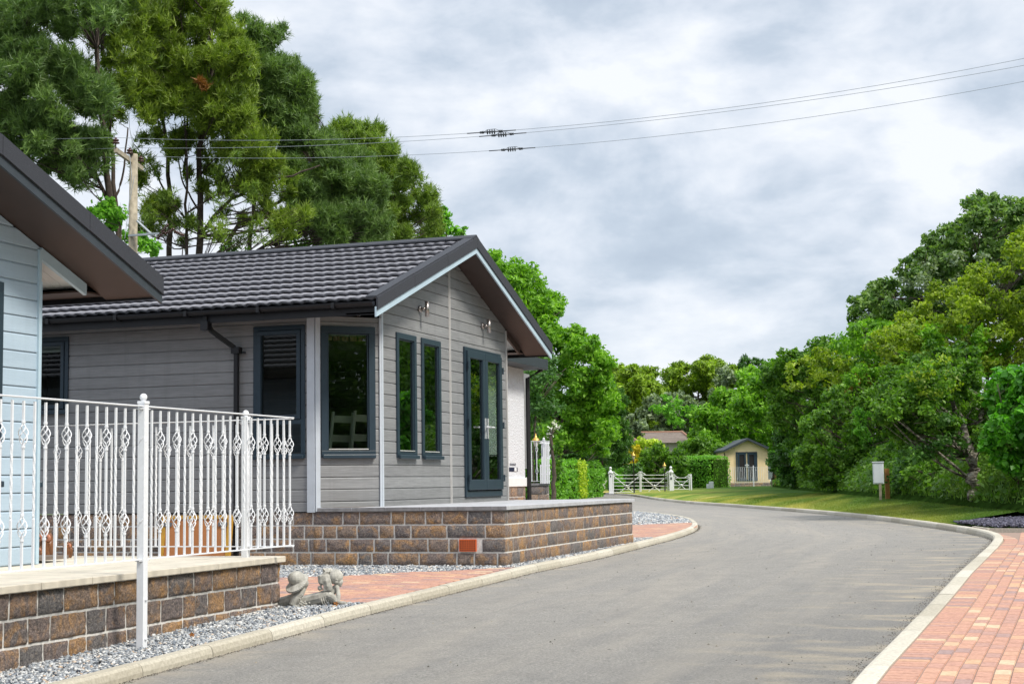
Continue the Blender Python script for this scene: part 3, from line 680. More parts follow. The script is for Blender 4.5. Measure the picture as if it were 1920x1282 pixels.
# ------------------------------------------------------------------ holiday lodges (same design, different colours)
TAN = 0.354
LFLAG = [False]
def lodge(name, label, gx, y0, f, length, clad_m, trim_m, soffit_m, barge_m, windows_long, windows_gable, has_door, board_off=0.0, vo=0.42):
    c = 0.61; w = 6.1; y1 = y0+w; yc = y0+w/2; ov = 0.44; vx = gx+vo; bx = gx-length
    zs = f+2.40; ze = f+2.49
    L = thing(name, ((gx+bx)/2, yc, f-0.6), label, 'lodge')
    def zroof(Y): return ze + (min(Y-(y0-ov), (y1+ov)-Y))*TAN
    # --- cladding: gable face
    X, Y, NX, NY = np.array([1.,0,0]), np.array([0.,1,0]), np.array([-1.,0,0]), np.array([0.,-1,0])
    und = 0.17
    reg = [(-1, 0, -(y0+c)), (1, 0, y1-c), (0, -1, -f), (-TAN, 1, ze-und-TAN*(y0-ov)), (TAN, 1, ze-und+TAN*(y1+ov))]
    o = np.array([gx, 0, 0.0]); vb = f-board_off
    mb = MB(); clad(mb, o, Y, X, reg, windows_gable + ([has_door] if has_door else []), vb, zroof(yc), 0.148)
    mb.build('gable_wall', clad_m, L)
    # --- near long wall and far long wall
    reg = [(-1, 0, -bx), (1, 0, gx-c), (0, -1, -f), (0, 1, zs)]
    mb = MB(); clad(mb, (0, y0, 0), X, NY, reg, [q[:4] for q in windows_long], vb, zs+.1, 0.148); mb.build('side_wall', clad_m, L)
    mb = MB(); clad(mb, (0, y1, 0), X, Y, reg, [], vb, zs+.1, 0.148); mb.build('side_wall', clad_m, L)
    # back gable: plain boards
    reg = [(-1, 0, -y0), (1, 0, y1), (0, -1, -f), (-TAN, 1, ze-und-TAN*(y0-ov)), (TAN, 1, ze-und+TAN*(y1+ov))]
    mb = MB(); clad(mb, (bx, 0, 0), Y, NX, reg, [], vb, zroof(yc), 0.148); mb.build('end_wall', clad_m, L)
    # --- chamfered corners with a tall window
    dg = c*math.sqrt(2); s2 = math.sqrt(.5)
    for sgn, corner in ((-1, (gx-c, y0)), (1, (gx-c, y1))):
        U = np.array([s2, -sgn*s2*-1 if sgn < 0 else -s2, 0.0])
        if sgn < 0: U = np.array([s2, s2, 0.0]); N = np.array([s2, -s2, 0.0])
        else: U = np.array([s2, -s2, 0.0]); N = np.array([s2, s2, 0.0])
        oc = np.array([corner[0], corner[1], 0.0]); wr = (0.075, f+0.655, dg-0.075, f+2.28)
        mb = MB(); clad(mb, oc, U, N, [(-1, 0, 0), (1, 0, dg), (0, -1, -f), (0, 1, zs)], [wr], vb, zs+.1, 0.148); mb.build('corner_wall', clad_m, L)
        window(L, oc, U, N, *wr, M['glass'], sash=False, fw=0.085)
        # corner trims
        mb = MB(); mb.obox((corner[0]-0.10, corner[1]+(-0.022 if sgn < 0 else -0.01), f-0.01), (0.10, 0, 0), (0, 0.03, 0), (0, 0, zs-f)); 
        mb.obox(oc+N*-0.006-Zv*0+Zv*f, U*0.06, N*0.028, Zv*(zs-f)); mb.build('corner_trim', trim_m, L)
        oe = oc+U*dg
        mb = MB(); mb.obox(oe-U*0.02+N*-0.006+Zv*f, U*0.026, N*0.028, Zv*(zs-f-0.0))
        yy = oe[1]; ww = 0.05 if sgn < 0 else 0.03
        mb.obox((gx-0.01, yy if sgn < 0 else yy-ww, f), (0.03, 0, 0), (0, ww, 0), (0, 0, zroof(yy)-und-f-0.02)); mb.build('corner_trim', trim_m if (sgn < 0 or LFLAG[0]) else M['trim_strip'], L)
        # gable trim that runs on down the slope over the chamfer, with a pale boarded ceiling behind it
        ya, yb2 = (y0+c, y0-0.06) if sgn < 0 else (y1-c, y1+0.06)
        za, zb2 = zroof(ya)-und, zroof(yb2)-und
        mb = MB(); mb.obox((gx-0.02, ya, za-0.10), (0.035, 0, 0), (0, yb2-ya, zb2-za), (0, 0, 0.10)); mb.build('gable_trim', trim_m if LFLAG[0] else soffit_m, L)
        mb = MB()
        for q in range(7):
            xa = gx-0.02-c-0.05+q*0.095; mb.obox((xa, ya, za-0.03), (0.09, 0, 0), (0, yb2-ya, zb2-za), (0, 0, 0.02))
        mb.build('corner_ceiling', M['soffit_white'], L)
    # --- roof slopes
    half = w/2+ov; rows = 11; p = 0.153; nx = int((length+vo)/p*8); xs = np.linspace(bx-vo, vx-0.02, nx+1)
    wv = 0.0085*np.sin(2*math.pi*xs/p) + 0.0035*np.sin(4*math.pi*xs/p+0.6); cs = 1/math.sqrt(1+TAN*TAN); sn = TAN*cs
    for sgn in (-1, 1):
        V = []; F = []; T = []
        for r in range(rows):
            for tt, hh, bb in ((r/rows+0.012, 0.006, 1), (r/rows, 0.046, 1), ((r+1.06)/rows, 0.002, 0.6)):
                d = half*min(tt, 1.0); ybase = (y0-ov+d) if sgn < 0 else (y1+ov-d); z = ze+d*TAN
                h = hh+wv*bb; 
                V.append(np.stack([xs, np.full(nx+1, ybase)+(-h*sn if sgn < 0 else h*sn), z+h*cs], 1))
        V = np.concatenate(V); n1 = nx+1; nl = rows*3
        a = np.arange(nx); F = []
        for j in range(nl-1):
            if j % 3 == 2: continue
            q = np.stack([a+j*n1, a+1+j*n1, a+1+(j+1)*n1, a+(j+1)*n1], 1); F.append(q if sgn < 0 else q[:, ::-1])
        mesh_obj('roof_slope', V, np.concatenate(F), M['tile'], L, True, np.zeros(len(V)))
    mb = MB()                                                      # deck under the tiles
    for sgn in (-1, 1):
        ya = y0-ov if sgn < 0 else y1+ov
        mb.obox((bx-vo, ya, ze-0.06), (length+2*vo-0.03, 0, 0), (0, yc-ya, half*TAN), (0, 0, 0.05))
    mb.build('roof_deck', M['soffit_dark'], L)
    mb = MB()
    for sgn in (-1, 1):
        n = int((length+2*vo)/0.42)
        for q in range(n):
            xa = vx+0.004-(q+1)*0.42; mb.obox((xa+0.002, yc, zroof(yc)+0.052), (0.416, 0, 0), (0, sgn*0.13, -0.13*TAN-0.012), (0, 0, 0.022))
    mb.build('ridge', M['cap'], L)
    # --- verge caps and barge boards, front and back
    for sx, xv in ((1, vx), (-1, bx-vo)):
        capm = MB(); bar = MB(); sof = MB()
        for sgn in (-1, 1):
            ya = y0-ov-0.02 if sgn < 0 else y1+ov+0.02; tot = abs(yc-ya); nseg = 3
            for q in range(nseg):
                t0, t1 = q/nseg+0.0008, (q+1)/nseg-0.0008
                A = np.array([xv, ya+(yc-ya)*t0, ze-0.007+tot*t0*TAN]); B = np.array([0, (yc-ya)*(t1-t0), tot*(t1-t0)*TAN]); raise_ = 0.045-0.004*q
                capm.obox(A+Zv*raise_+X*(-0.14*sx), X*(0.14*sx), B, Zv*0.02)
                capm.obox(A+Zv*(raise_-0.150)+X*(-0.004*sx), X*(0.022*sx), B, Zv*0.149)
            A = np.array([xv-0.022*sx, ya, ze-0.007]); B = np.array([0, yc-ya, tot*TAN])
            bar.obox(A+Zv*(-0.190), X*(0.022*sx), B, Zv*0.12)
            gxx = gx if sx > 0 else bx
            sof.obox((gxx, ya+(0.05 if sgn < 0 else -0.05), ze-0.168+0.05*TAN), (xv-0.024*sx-gxx, 0, 0), (0, (yc-ya)*0.985, tot*TAN*0.985), (0, 0, 0.02))
        capm.build('verge_cap', M['cap'], L); bar.build('barge_board', barge_m, L); sof.build('verge_soffit', soffit_m, L)
    # --- eaves: fascia, soffit, gutter
    for sgn in (-1, 1):
        ye = y0-ov if sgn < 0 else y1+ov; s = sgn
        mb = MB(); mb.box((bx-vo+.03, ye-s*0.03, ze-0.16), (vx-0.025, ye-s*0.052, ze-0.012)); mb.build('fascia', M['gutter'], L)
        mb = MB(); yw = y0 if sgn < 0 else y1
        mb.box((bx-vo+.03, ye-s*0.053, zs-0.005), (gx-c-0.08, yw+(0.0), zs-0.022)); mb.box((gx-c-0.08, ye-s*0.053, zs-0.005), (gx, yw, zs-0.022))
        mb.build('eaves_soffit', soffit_m, L)
        V = []; F = []; xa, xb = bx-vo, vx-0.03; R = 0.056
        prof = [(math.cos(t)*R, math.sin(t)*R) for t in np.linspace(0, -math.pi, 9)]; prof += [(q[0]*.9, q[1]*.9) for q in prof[::-1]]
        yg = ye+s*0.03
        for xx in (xa, xb): V += [(xx, yg+a, ze-0.015+b) for a, b in prof]
        n = len(prof); F = [(i, (i+1) % n, n+(i+1) % n, n+i) for i in range(n)] + [tuple(range(n))[::-1], tuple(range(n, 2*n))]
        mb = MB(); mb.add(V, F)
        for xx in np.arange(xa+0.3, xb, 1.0):
            mb.box((xx-0.02, yg-0.062, ze-0.078), (xx+0.02, yg+0.062, ze-0.068)); mb.box((xx-0.02, yg+s*0.058, ze-0.072), (xx+0.02, yg+s*0.066, ze-0.008))
        mb.build('gutter', M['gutter'], L)
    # --- windows
    for wd in windows_long: window(L, (0, y0, 0), X, NY, *wd[:4], M['glass'], transom=wd[4] if len(wd) > 4 else None, handle=len(wd) > 4)
    for wd in windows_gable: window(L, (gx, 0, 0), Y, X, *wd, M['glass_green'], sash=False, fw=0.075)
    if has_door: french_door(L, (gx, 0, 0), Y, X, *has_door)
    # --- inside: floor, ceiling, partition and pale walls, so the windows look into a room
    mb = MB(); t = 0.06; rx = gx-5.5
    mb.box((rx, y0+t, f+0.02), (gx-t, y1-t, f+0.05)); fl = mb.build('room_floor', M['room_floor'], L)
    mb = MB(); mb.box((rx-0.05, y0+t, f+0.05), (rx, y1-t, zs-0.05)); mb.box((bx+t, y0+t, zs-0.04), (gx-c, y1-t, zs-0.01))
    for (u0, v0, u1, v1) in [q[:4] for q in windows_long]: pass
    mb.build('room_wall', M['room_wall'], L)
    return L
M['room_floor'] = plain('carpet', (0.16,0.13,0.11), 0.9)
M['room_wall'] = plain('room_paint', (0.30,0.29,0.26), 0.8)
M['curtain'] = plain('pale_curtain', (0.16,0.18,0.13), 0.9, var=0.15, scale=12)
M['blind'] = plain('cream_blind', (0.55,0.54,0.45), 0.9, var=0.08)
M['blind_dark'] = plain('woven_dark_blind', (0.05,0.035,0.03), 0.9, var=0.4, scale=60)
M['room_dark'] = plain('dark_paneling', (0.06,0.05,0.045), 0.7)

# grey lodge
GX, GY, GF = -7.71, 17.10, -0.31
main = lodge('timber_clad_lodge', 'grey woodgrain-clad lodge with dark tiled roof and glazed double doors in its gable', GX, GY, GF, 14.0,
    M['clad_grey'], M['trim_grey'], M['soffit'], M['trim_blue'], [(-9.16, 0.345, -8.45, 1.985, 0.79), (-13.3, 0.99, -11.86, 1.985)],
    [(18.20, 0.345, 18.87, 1.96), (19.06, 0.345, 19.76, 1.96)], (20.68, -0.19, 22.27, 1.97), board_off=0.035)
main_o = main
def mpart(mb, name, m, parent=main, **k): return mb.build(name, m, parent, **k)
mb = MB(); mb.box((GX, GY+3.05-0.035, GF), (GX+0.006, GY+3.05+0.035, 3.02)); mb.box((GX+.006, GY+3.05-0.012, GF), (GX+0.014, GY+3.05+0.012, 3.02)); mpart(mb, 'joint_strip', M['trim_strip'])
# wall lights: stainless up-and-down cylinders on a side arm
for yy in (19.02, 21.50):
    mb = MB(); mb.tube([(GX+0.105, yy+0.02, 2.235), (GX+0.105, yy+0.02, 2.44)], 0.030, 14); lamp = mb.build('wall_light', M['steel'], main, True); lamp['_o'] = main['_o']
    mb = MB(); mb.tube([(GX, yy, 2.34), (GX+0.03, yy, 2.34)], 0.045, 14); mb.tube([(GX+0.03, yy, 2.34), (GX+0.09, yy+.015, 2.34)], 0.02, 8); mb.build('lamp_bracket', M['steel'], lamp, True)
# downpipe with swan neck
mb = MB(); yw = GY-0.055
mb.tube([(-9.60, GY-0.42, 2.10), (-9.60, GY-0.42, 2.02), (-9.60, GY-0.34, 1.97), (-9.585, GY-0.30, 1.93), (-9.40, yw-0.02, 1.74), (-9.375, yw, 1.70), (-9.375, yw, -0.96)], 0.036, 4, phase=math.pi/4)
mb.box((-9.43, yw-0.045, 1.66), (-9.32, yw+0.045, 1.74)); mb.box((-9.65, GY-0.47, 1.93), (-9.55, GY-0.36, 2.04)); mb.box((-9.30, yw, 1.66), (-9.26, yw+0.03, 1.685))
mpart(mb, 'downpipe', M['gutter'])
# plinth under the long wall
block_wall((-21.7, GY+0.02, 0), (1,0,0), (0,-1,0), 13.36, -0.315, -1.12, 0.163, 'plinth', main, M['block'], depth=0.016, seed=5, dens=0.7)
mb = MB(); mb.box((-21.7, GY+0.0205, -1.2), (-8.36, GY+0.2, -0.325)); mpart(mb, 'plinth_mortar', M['mortar'])
# curtains, blinds
mb = MB()
for a, b in ((18.52, 18.82), (19.42, 19.72)):
    V = []; n = 26
    for i in range(n+1):
        y = a+(b-a)*i/n; V += [(GX-0.16+0.02*math.sin(i*1.9), y, 0.36), (GX-0.16+0.02*math.sin(i*1.9), y, 1.95)]
    mb.add(V, [(2*i, 2*i+2, 2*i+3, 2*i+1) for i in range(n)])
mpart(mb, 'curtain', M['curtain'])
mb = MB(); s2 = math.sqrt(.5); U = np.array([s2, s2, 0]); N = np.array([s2, -s2, 0]); oc = np.array([GX-0.61, GY, 0])
mb.obox(oc+U*0.1+N*-0.12+Zv*1.86, U*0.68, N*0.01, Zv*0.12); b = mpart(mb, 'window_blind', M['blind']); b['_o'] = main['_o']
mb = MB()
for i in range(12): mb.obox(oc+U*(0.115+i*0.055)+N*-0.115+Zv*1.80, U*(0.05 if i % 2 else 0.035), N*0.008, Zv*0.055)
mb.build('blind_fringe', plain('patterned_fringe', (0.36,0.22,0.12), 0.9, var=0.5, scale=40), b)
mb = MB(); mb.box((-9.07, GY+0.10, 1.35), (-8.55, GY+0.115, 1.90)); mpart(mb, 'window_blind', M['blind_dark'])
mb = MB(); mb.box((-13.1, GY+0.10, 1.80), (-11.9, GY+0.115, 1.92)); mpart(mb, 'window_blind', M['blind'])
mb = MB(); mb.box((-12.9, GY+1.0, -0.2), (-9.6, GY+1.05, 2.0)); mb.box((-9.62, GY+0.1, -0.2), (-9.57, GY+1.0, 2.0)); mpart(mb, 'partition', M['room_dark'])

# pale blue lodge in the left foreground
LGX, LF = -8.0, -0.62; LY0 = 11.1+0.61-6.1
yl_ = [(LGX/ray(3, y)[0])*ray(3, y)[1] for y in (600,)][0]
LFLAG[0] = True
left = lodge('timber_clad_lodge', 'pale blue clad lodge at the left edge with deep brown soffit and charcoal roof edge', LGX, LY0, LF, 9.0,
    M['clad_blue'], M['trim_blue'], M['soffit'], M['slate_trim'], [(-11.5, 0.2, -10.3, 1.7)], [(yl_-1.5, LF+0.66, yl_, LF+2.33)], None, vo=0.545)
block_wall((LGX-9.0, LY0+6.08, 0), (1,0,0), (0,1,0), 8.4, -0.63, -1.2, 0.158, 'plinth', left, M['block'], seed=9, dens=0.5)

# ------------------------------------------------------------------ terraces
def slabs(mb, x0, y0, x1, y1, z0, z1, sx, sy, g=0.006, chk=None):
    x = x1
    while x > x0+0.02:
        xa = max(x-sx, x0); y = y1
        while y > y0+0.02:
            ya = max(y-sy, y0)
            if chk is None or chk((xa+x)/2, (ya+y)/2): mb.box((xa+g/2, ya+g/2, z0), (x-g/2, y-g/2, z1+random.uniform(-.0015,.0015)), random.random())
            y = ya
        x = xa
TX = -5.87
tr = thing('stone_terrace', (-7, 20, -1.0), 'low rock-faced block terrace with pale grey slabs in front of the grey lodge doors', 'terrace')
px_, py_ = ray(861, 1030), ray(893, 1012)
va = px_*(GY/px_[1]); vb_ = py_*(GY/py_[1])
VENT = (va[0], -0.792, vb_[0], -0.650)
block_wall((-8.36, GY+0.02, 0), (1,0,0), (0,-1,0), TX+8.36, -0.315, -1.12, 0.163, 'terrace_wall', tr, M['block'], depth=0.018, seed=21,
           skip=(VENT[0]+8.36-0.012, VENT[1]-.01, VENT[2]+8.36+0.012, VENT[3]+.01))
block_wall((TX-0.02, GY+0.005, 0), (0,1,0), (1,0,0), 6.1, -0.315, -1.14, 0.163, 'terrace_wall', tr, M['block'], depth=0.018, seed=23, dens=0.75)
mb = MB(); mb.box((-8.36, GY+0.0205, -1.2), (TX-0.0205, GY+6.08, -0.32)); mb.build('wall_core', M['mortar'], tr)
mb = MB(); slabs(mb, -8.30, GY-0.012, TX+0.02, GY+6.12, -0.312, -0.265, 0.45, 0.45, chk=lambda x, y: True); mb.build('coping_slab', M['coping_grey'], tr, bevel=0.004)
mb = MB()
for i, x in enumerate(np.arange(-8.28, TX, 0.45)): mb.box((x+.004, GY-0.0135, -0.3125), (min(x+0.446, TX+.02), GY-0.0125, -0.268))
mb.build('slab_edge', M['coping_grey_edge'], tr)
v = MB(); v.box((VENT[0], GY-0.006, VENT[1]), (VENT[2], GY+0.016, VENT[3])); vt = v.build('air_vent', M['terracotta'], tr, bevel=0.002); vt['_o'] = tr['_o']
v = MB(); wv_, hv_ = VENT[2]-VENT[0], VENT[3]-VENT[1]
for i in range(9):
    for j in range(6): 
        cx_ = VENT[0]+wv_*(0.09+0.82*i/8); cz_ = VENT[1]+hv_*(0.12+0.76*j/5); v.box((cx_-0.0058, GY-0.008, cz_-0.0058), (cx_+0.0058, GY-0.005, cz_+0.0058))
v.build('vent_opening', M['black'], vt)

lt = thing('stone_terrace', (-7.4, 9, -1.2), 'rock-faced block terrace with cream slabs under the white railings, left foreground', 'terrace')
LX = -6.42
block_wall((LX-0.02, 3.0, 0), (0,1,0), (1,0,0), 9.5, -0.672, -1.34, 0.181, 'terrace_wall', lt, M['block'], depth=0.019, seed=33, dens=1.7, lens=(0.2,0.27,0.3,0.43))
block_wall((LX-0.01, 12.48, 0), (-1,0,0), (0,1,0), 4.5, -0.672, -1.25, 0.181, 'terrace_wall', lt, M['block'], seed=35, dens=0.6)
mb = MB(); mb.box((-11.0, 3.0, -1.4), (LX-0.0205, 12.478, -0.675)); mb.build('wall_core', M['mortar'], lt)
mb = MB(); slabs(mb, -8.7, 3.05, LX+0.035, 12.53, -0.672, -0.622, 0.6, 0.6); slabs(mb, -11.0, 11.75, -8.7, 12.53, -0.672, -0.622, 0.6, 0.6); mb.build('coping_slab', M['coping_cream'], lt, bevel=0.005)
# ------------------------------------------------------------------ white railings
def bar_meshes(h, s=0.0074, twist=(0.30, 0.74), z1=0.25, z2=0.80, tag_=''):
    """two baluster meshes with their foot at the local origin: twisted square bar, and bar with two wire baskets"""
    mb = MB(); n = 64; vs = []; fs = []
    a, b = twist[0]*h, twist[1]*h
    for i in range(n+1):
        z = h*i/n; t = min(max((z-a)/(b-a), 0), 1); ang = math.pi/4 + t*math.pi*2*5.5
        for k in range(4): vs.append((s*1.35*math.cos(ang+k*math.pi/2), s*1.35*math.sin(ang+k*math.pi/2), z))
    for i in range(n):
        for k in range(4): fs.append((i*4+k, i*4+(k+1) % 4, (i+1)*4+(k+1) % 4, (i+1)*4+k))
    mb.add(vs, fs); tw = mb.build('baluster', M['white_metal'])
    mb = MB(); L = 0.120; R = 0.0265
    cuts = [0] + [q for z in (z1*h, z2*h) for q in (z-L/2, z+L/2)] + [h]
    for k in range(0, 6, 2): mb.box((-s*.95, -s*.95, cuts[k]), (s*.95, s*.95, cuts[k+1]))
    for z in (z1*h, z2*h):
        for e in (-1, 1): mb.tube([(0, 0, z+e*(L/2+0.028)), (0, 0, z+e*(L/2+0.012))], 0.0135, 8)
        for q in range(4):
            pts = []
            for i in range(9):
                t = i/8; r = 0.006+R*math.sin(math.pi*t)**0.9; an = q*math.pi/2+t*math.pi*1.1; pts.append((r*math.cos(an), r*math.sin(an), z-L/2-0.008+t*(L+0.016)))
            mb.tube(pts, 0.0042, 5)
    bk = mb.build('baluster', M['white_metal'])
    return tw, bk
TW, BK = bar_meshes(1.085)
def railing(label, A, B, zt, zb, pts, posts, first, group=None, rr=0.02, bars=(TW, BK), ballr=0.028):
    A = np.array(A, float); B = np.array(B, float); d = (B-A)/np.linalg.norm(B-A); nrm = np.array([-d[1], d[0]])
    T = thing('metal_railing', (A[0], A[1], zb), label, 'railing', group)
    L = np.linalg.norm(B-A)
    mb = MB(); q = lambda s, o, z: (A[0]+d[0]*s+nrm[0]*o, A[1]+d[1]*s+nrm[1]*o, z)
    mb.obox(q(0, -rr, zt-0.006), np.array([*d, 0])*L, np.array([*nrm, 0])*rr*2, (0, 0, 0.010)); mb.build('handrail', M['white_metal'], T, bevel=0.004)
    mb = MB(); mb.obox(q(0, -rr*.9, zb-0.005), np.array([*d, 0])*L, np.array([*nrm, 0])*rr*1.8, (0, 0, 0.009)); mb.build('bottom_rail', M['white_metal'], T)
    for i, s in enumerate(pts):
        src = bars[(i+first) % 2]; o = src.copy(); C.objects.link(o); o.name = 'baluster'; o.parent = T; p = q(s, 0, zb); o.location = [p[k]-T['_o'][k] for k in range(3)]
    for s, off, zl, ht in posts:
        mb = MB(); p = q(s, off, 0); w = 0.029
        mb.box((p[0]-w, p[1]-w, zl), (p[0]+w, p[1]+w, zt+ht)); mb.box((p[0]-w-.004, p[1]-w-.004, zt+ht), (p[0]+w+.004, p[1]+w+.004, zt+ht+0.022))
        mb.lathe((p[0], p[1], zt+ht+0.022), [(0.018, 0), (0.014, 0.008)], 10)
        po = mb.build('post', M['white_metal'], T, bevel=0.003); po['_o'] = T['_o']
        mb = MB(); mb.sphere((p[0], p[1], zt+ht+0.022+ballr), ballr, 14, 10); mb.build('ball_finial', M['white_metal'], po, True)
        mb = MB()
        for z in (zt-0.012, zb-0.002):
            for e in (-1, 1):
                c = q(s+e*0.045, off*0.4, z); mb.box((c[0]-0.02, c[1]-0.02, c[2]-0.012), (c[0]+0.02, c[1]+0.02, c[2]-0.006)); mb.sphere((c[0], c[1], c[2]-0.018), 0.011, 8, 6)
        if zl < zb-0.3:
            for z in (-0.80, -1.08): mb.sphere((p[0]+w+0.002, p[1], z), 0.013, 8, 6)
        mb.build('bracket', M['white_metal'], po, True)
    return T
RX = -6.155; RY0, RY1 = 5.9, 12.20
ys = []; y = 8.28
while y > RY0+.05: y -= 0.118
while y < RY1-0.03: ys.append(y-RY0); y += 0.1175
kf = int(round((8.28-RY0-ys[0])/0.1175)) % 2
railing('long white railing of twisted and basket bars, its post bolted outside the cream terrace', (RX, RY0), (RX, RY1), 0.600, -0.510, ys, [(9.80-RY0, 0.0, -1.20, 0.015), (6.2-RY0, 0.0, -1.28, 0.015)], kf)
xs_ = np.arange(0.09, 2.95, 0.118)
railing('short white railing at the back of the cream terrace, facing the grey lodge', (-6.20, 12.30), (-9.25, 12.30), 0.598, -0.525, xs_, [(0.47, 0.0, -0.625, 0.01)], 1)
TW.location = (0, 0, -50); BK.location = (0, 0, -50)
for t_ in (TW, BK): bpy.data.objects.remove(t_)

# ------------------------------------------------------------------ stone children statue
RH = np.array([RIGHT[0], RIGHT[1], 0]); RH /= np.linalg.norm(RH); AH = np.array([-RH[1], RH[0], 0])
def remesh(o, vox, sm=2):
    r = o.modifiers.new('remesh', 'REMESH'); r.mode = 'VOXEL'; r.voxel_size = vox; r.use_smooth_shade = True
    if sm: q = o.modifiers.new('smooth', 'SMOOTH'); q.iterations = sm; q.factor = 0.6
stm, n_, l_, p_ = mat('weathered_cast_stone'); v_ = coords(n_, l_); f_ = noise(n_, l_, v_, 14, 5, 0.65)
l_.new(rampn(n_, l_, f_, [(0.3, (0.24,0.23,0.20)), (0.55, (0.43,0.415,0.37)), (0.8, (0.56,0.55,0.50))]), p_.inputs['Base Color']); p_.inputs['Roughness'].default_value = 0.9; bump(n_, l_, p_, noise(n_, l_, v_, 160, 3), 0.5, 0.004)
SD = 13.75; S0 = P(590, 1138, SD); PM = FPX/SD
def S(xz, yz, w): return S0 + RH*((xz/10.67-70)/PM) + np.array([0, 0, (98-yz/10.67)/PM]) + AH*w
st = thing('garden_statue', tuple(S0), 'pale stone statue of two children lying down, one in a floppy hat, one with ponytail', 'statue')
mb = MB()
def blob(x, y, w, r, sq=(1, 1, 1)): mb.sphere(S(x, y, w), (r*sq[0], r*sq[1], r*sq[2]), 16, 11)
def limb(pts, rs): mb.tube([S(*q) for q in pts], rs, 10)
# girl: torso, shoulders, upper arm, forearm up to the chin, forearm lying flat
limb([(250, 985, 0.10), (480, 960, 0.07), (700, 900, 0.03), (880, 860, 0.0), (1010, 800, 0.0), (1120, 720, 0.0), (1170, 640, 0.0)], [0.055, 0.062, 0.058, 0.060, 0.058, 0.035, 0.024])
limb([(1030, 800, -0.045), (1120, 850, -0.05), (1200, 930, -0.045)], [0.036, 0.034, 0.026]); limb([(1210, 930, -0.045), (1230, 800, -0.04), (1215, 690, -0.03), (1200, 640, -0.02)], [0.025, 0.022, 0.018, 0.02])
limb([(1010, 860, 0.05), (1120, 960, 0.05), (1240, 975, 0.02), (1380, 975, -0.02)], [0.034, 0.026, 0.022, 0.018])
blob(1180, 640, -0.02, 0.022); 
for i in range(4): limb([(1195+i*10, 655-i*3, -0.03+i*.008), (1215+i*14, 610-i*6, -0.03+i*.009)], [0.008, 0.006])
# girl: head, face, ear, hair tie, ponytail
blob(1165, 445, 0, 0.070, (1, 1, 0.98)); blob(1225, 540, 0.0, 0.042); blob(1282, 540, 0.0, 0.012); blob(1250, 600, 0.0, 0.022); blob(1195, 545, -0.050, 0.015); blob(1060, 325, 0, 0.026)
blob(1262, 575, 0.0, 0.013); blob(1268, 505, -0.018, 0.009)
limb([(1050, 320, -0.005), (950, 330, -0.02), (900, 430, -0.03), (905, 560, -0.03), (870, 660, -0.02), (830, 690, -0.015)], [0.022, 0.035, 0.040, 0.036, 0.028, 0.015])
for i in range(7):
    ph = i*0.9; limb([(1040+i*2, 330, -0.03), (985+i*6, 345, -0.045), (925+i*17, 420, -0.058+i*.002), (915+i*26+8*math.sin(ph), 520, -0.066+abs(i-3)*.004), (950+i*24+14*math.sin(ph+1), 620, -0.062+abs(i-3)*.004), (925+i*27+16*math.sin(ph+2), 715+8*math.cos(i), -0.05)], [0.009, 0.012, 0.0125, 0.0115, 0.0105, 0.006])
for i in range(9): limb([(1060+i*6, 330, -0.01-i*0.003), (1110+i*10, 385+i*8, -0.045-i*.002), (1150+i*8, 470+i*5, -0.062)], [0.005, 0.006, 0.005])
for i in range(5): limb([(880+i*45, 840-i*16, -0.05), (900+i*45, 910-i*6, -0.058), (930+i*42, 985-i*5, -0.05)], [0.006, 0.008, 0.005])
# boy: hat, brim, head, arm, body running behind the wall
blob(400, 455, -0.06, 0.078, (1.0, 1.0, 0.85)); blob(470, 520, -0.06, 0.062)
for i in range(34):
    a = i/34*2*math.pi; cx_, cy_ = 430, 560; ux, uy = math.cos(a), math.sin(a)
    limb([(cx_+ux*20, cy_-ux*8+uy*8, -0.06), (cx_+ux*130, cy_-ux*60+uy*60, -0.06-uy*0.065), (cx_+ux*215-18*math.cos(2*a), cy_-ux*95+uy*135, -0.06-uy*0.105)], [0.024, 0.018, 0.012])
blob(545, 560, -0.055, 0.045); blob(590, 590, -0.055, 0.014); blob(575, 640, -0.055, 0.018)
limb([(560, 660, -0.07), (500, 760, -0.085), (400, 830, -0.09), (340, 980, -0.09)], [0.020, 0.030, 0.040, 0.038]); limb([(340, 1010, -0.09), (480, 1040, -0.095), (560, 1040, -0.1)], [0.034, 0.026, 0.02])
limb([(470, 700, -0.05), (360, 850, -0.03), (200, 930, 0.0), (60, 960, 0.04), (-120, 980, 0.08)], [0.03, 0.05, 0.058, 0.055, 0.05])
for i in range(4): limb([(560+i*8, 650-i*10, -0.08+i*.008), (575+i*10, 610-i*10, -0.08+i*.01)], [0.008, 0.006])
bodyo = mb.build('child_figures', stm, st, True); remesh(bodyo, 0.0026, 1)
mb = MB()
for i in range(9):
    a = i*2.4; r = 0.012*math.sqrt(i)+0.004; mb.sphere(S(530, 985, -0.125)+RH*(r*math.cos(a))+np.array([0, 0, r*math.sin(a)]), 0.0135, 10, 7)
    mb.tube([S(530, 985, -0.125)+RH*(r*math.cos(a)*1.6)+np.array([0, 0, r*1.6*math.sin(a)]), S(530, 985, -0.135)+RH*(r*math.cos(a)*2)+np.array([0, 0, r*2*math.sin(a)])], 0.008, 7)
fl = mb.build('flower_posy', stm, st, True); remesh(fl, 0.003, 1)

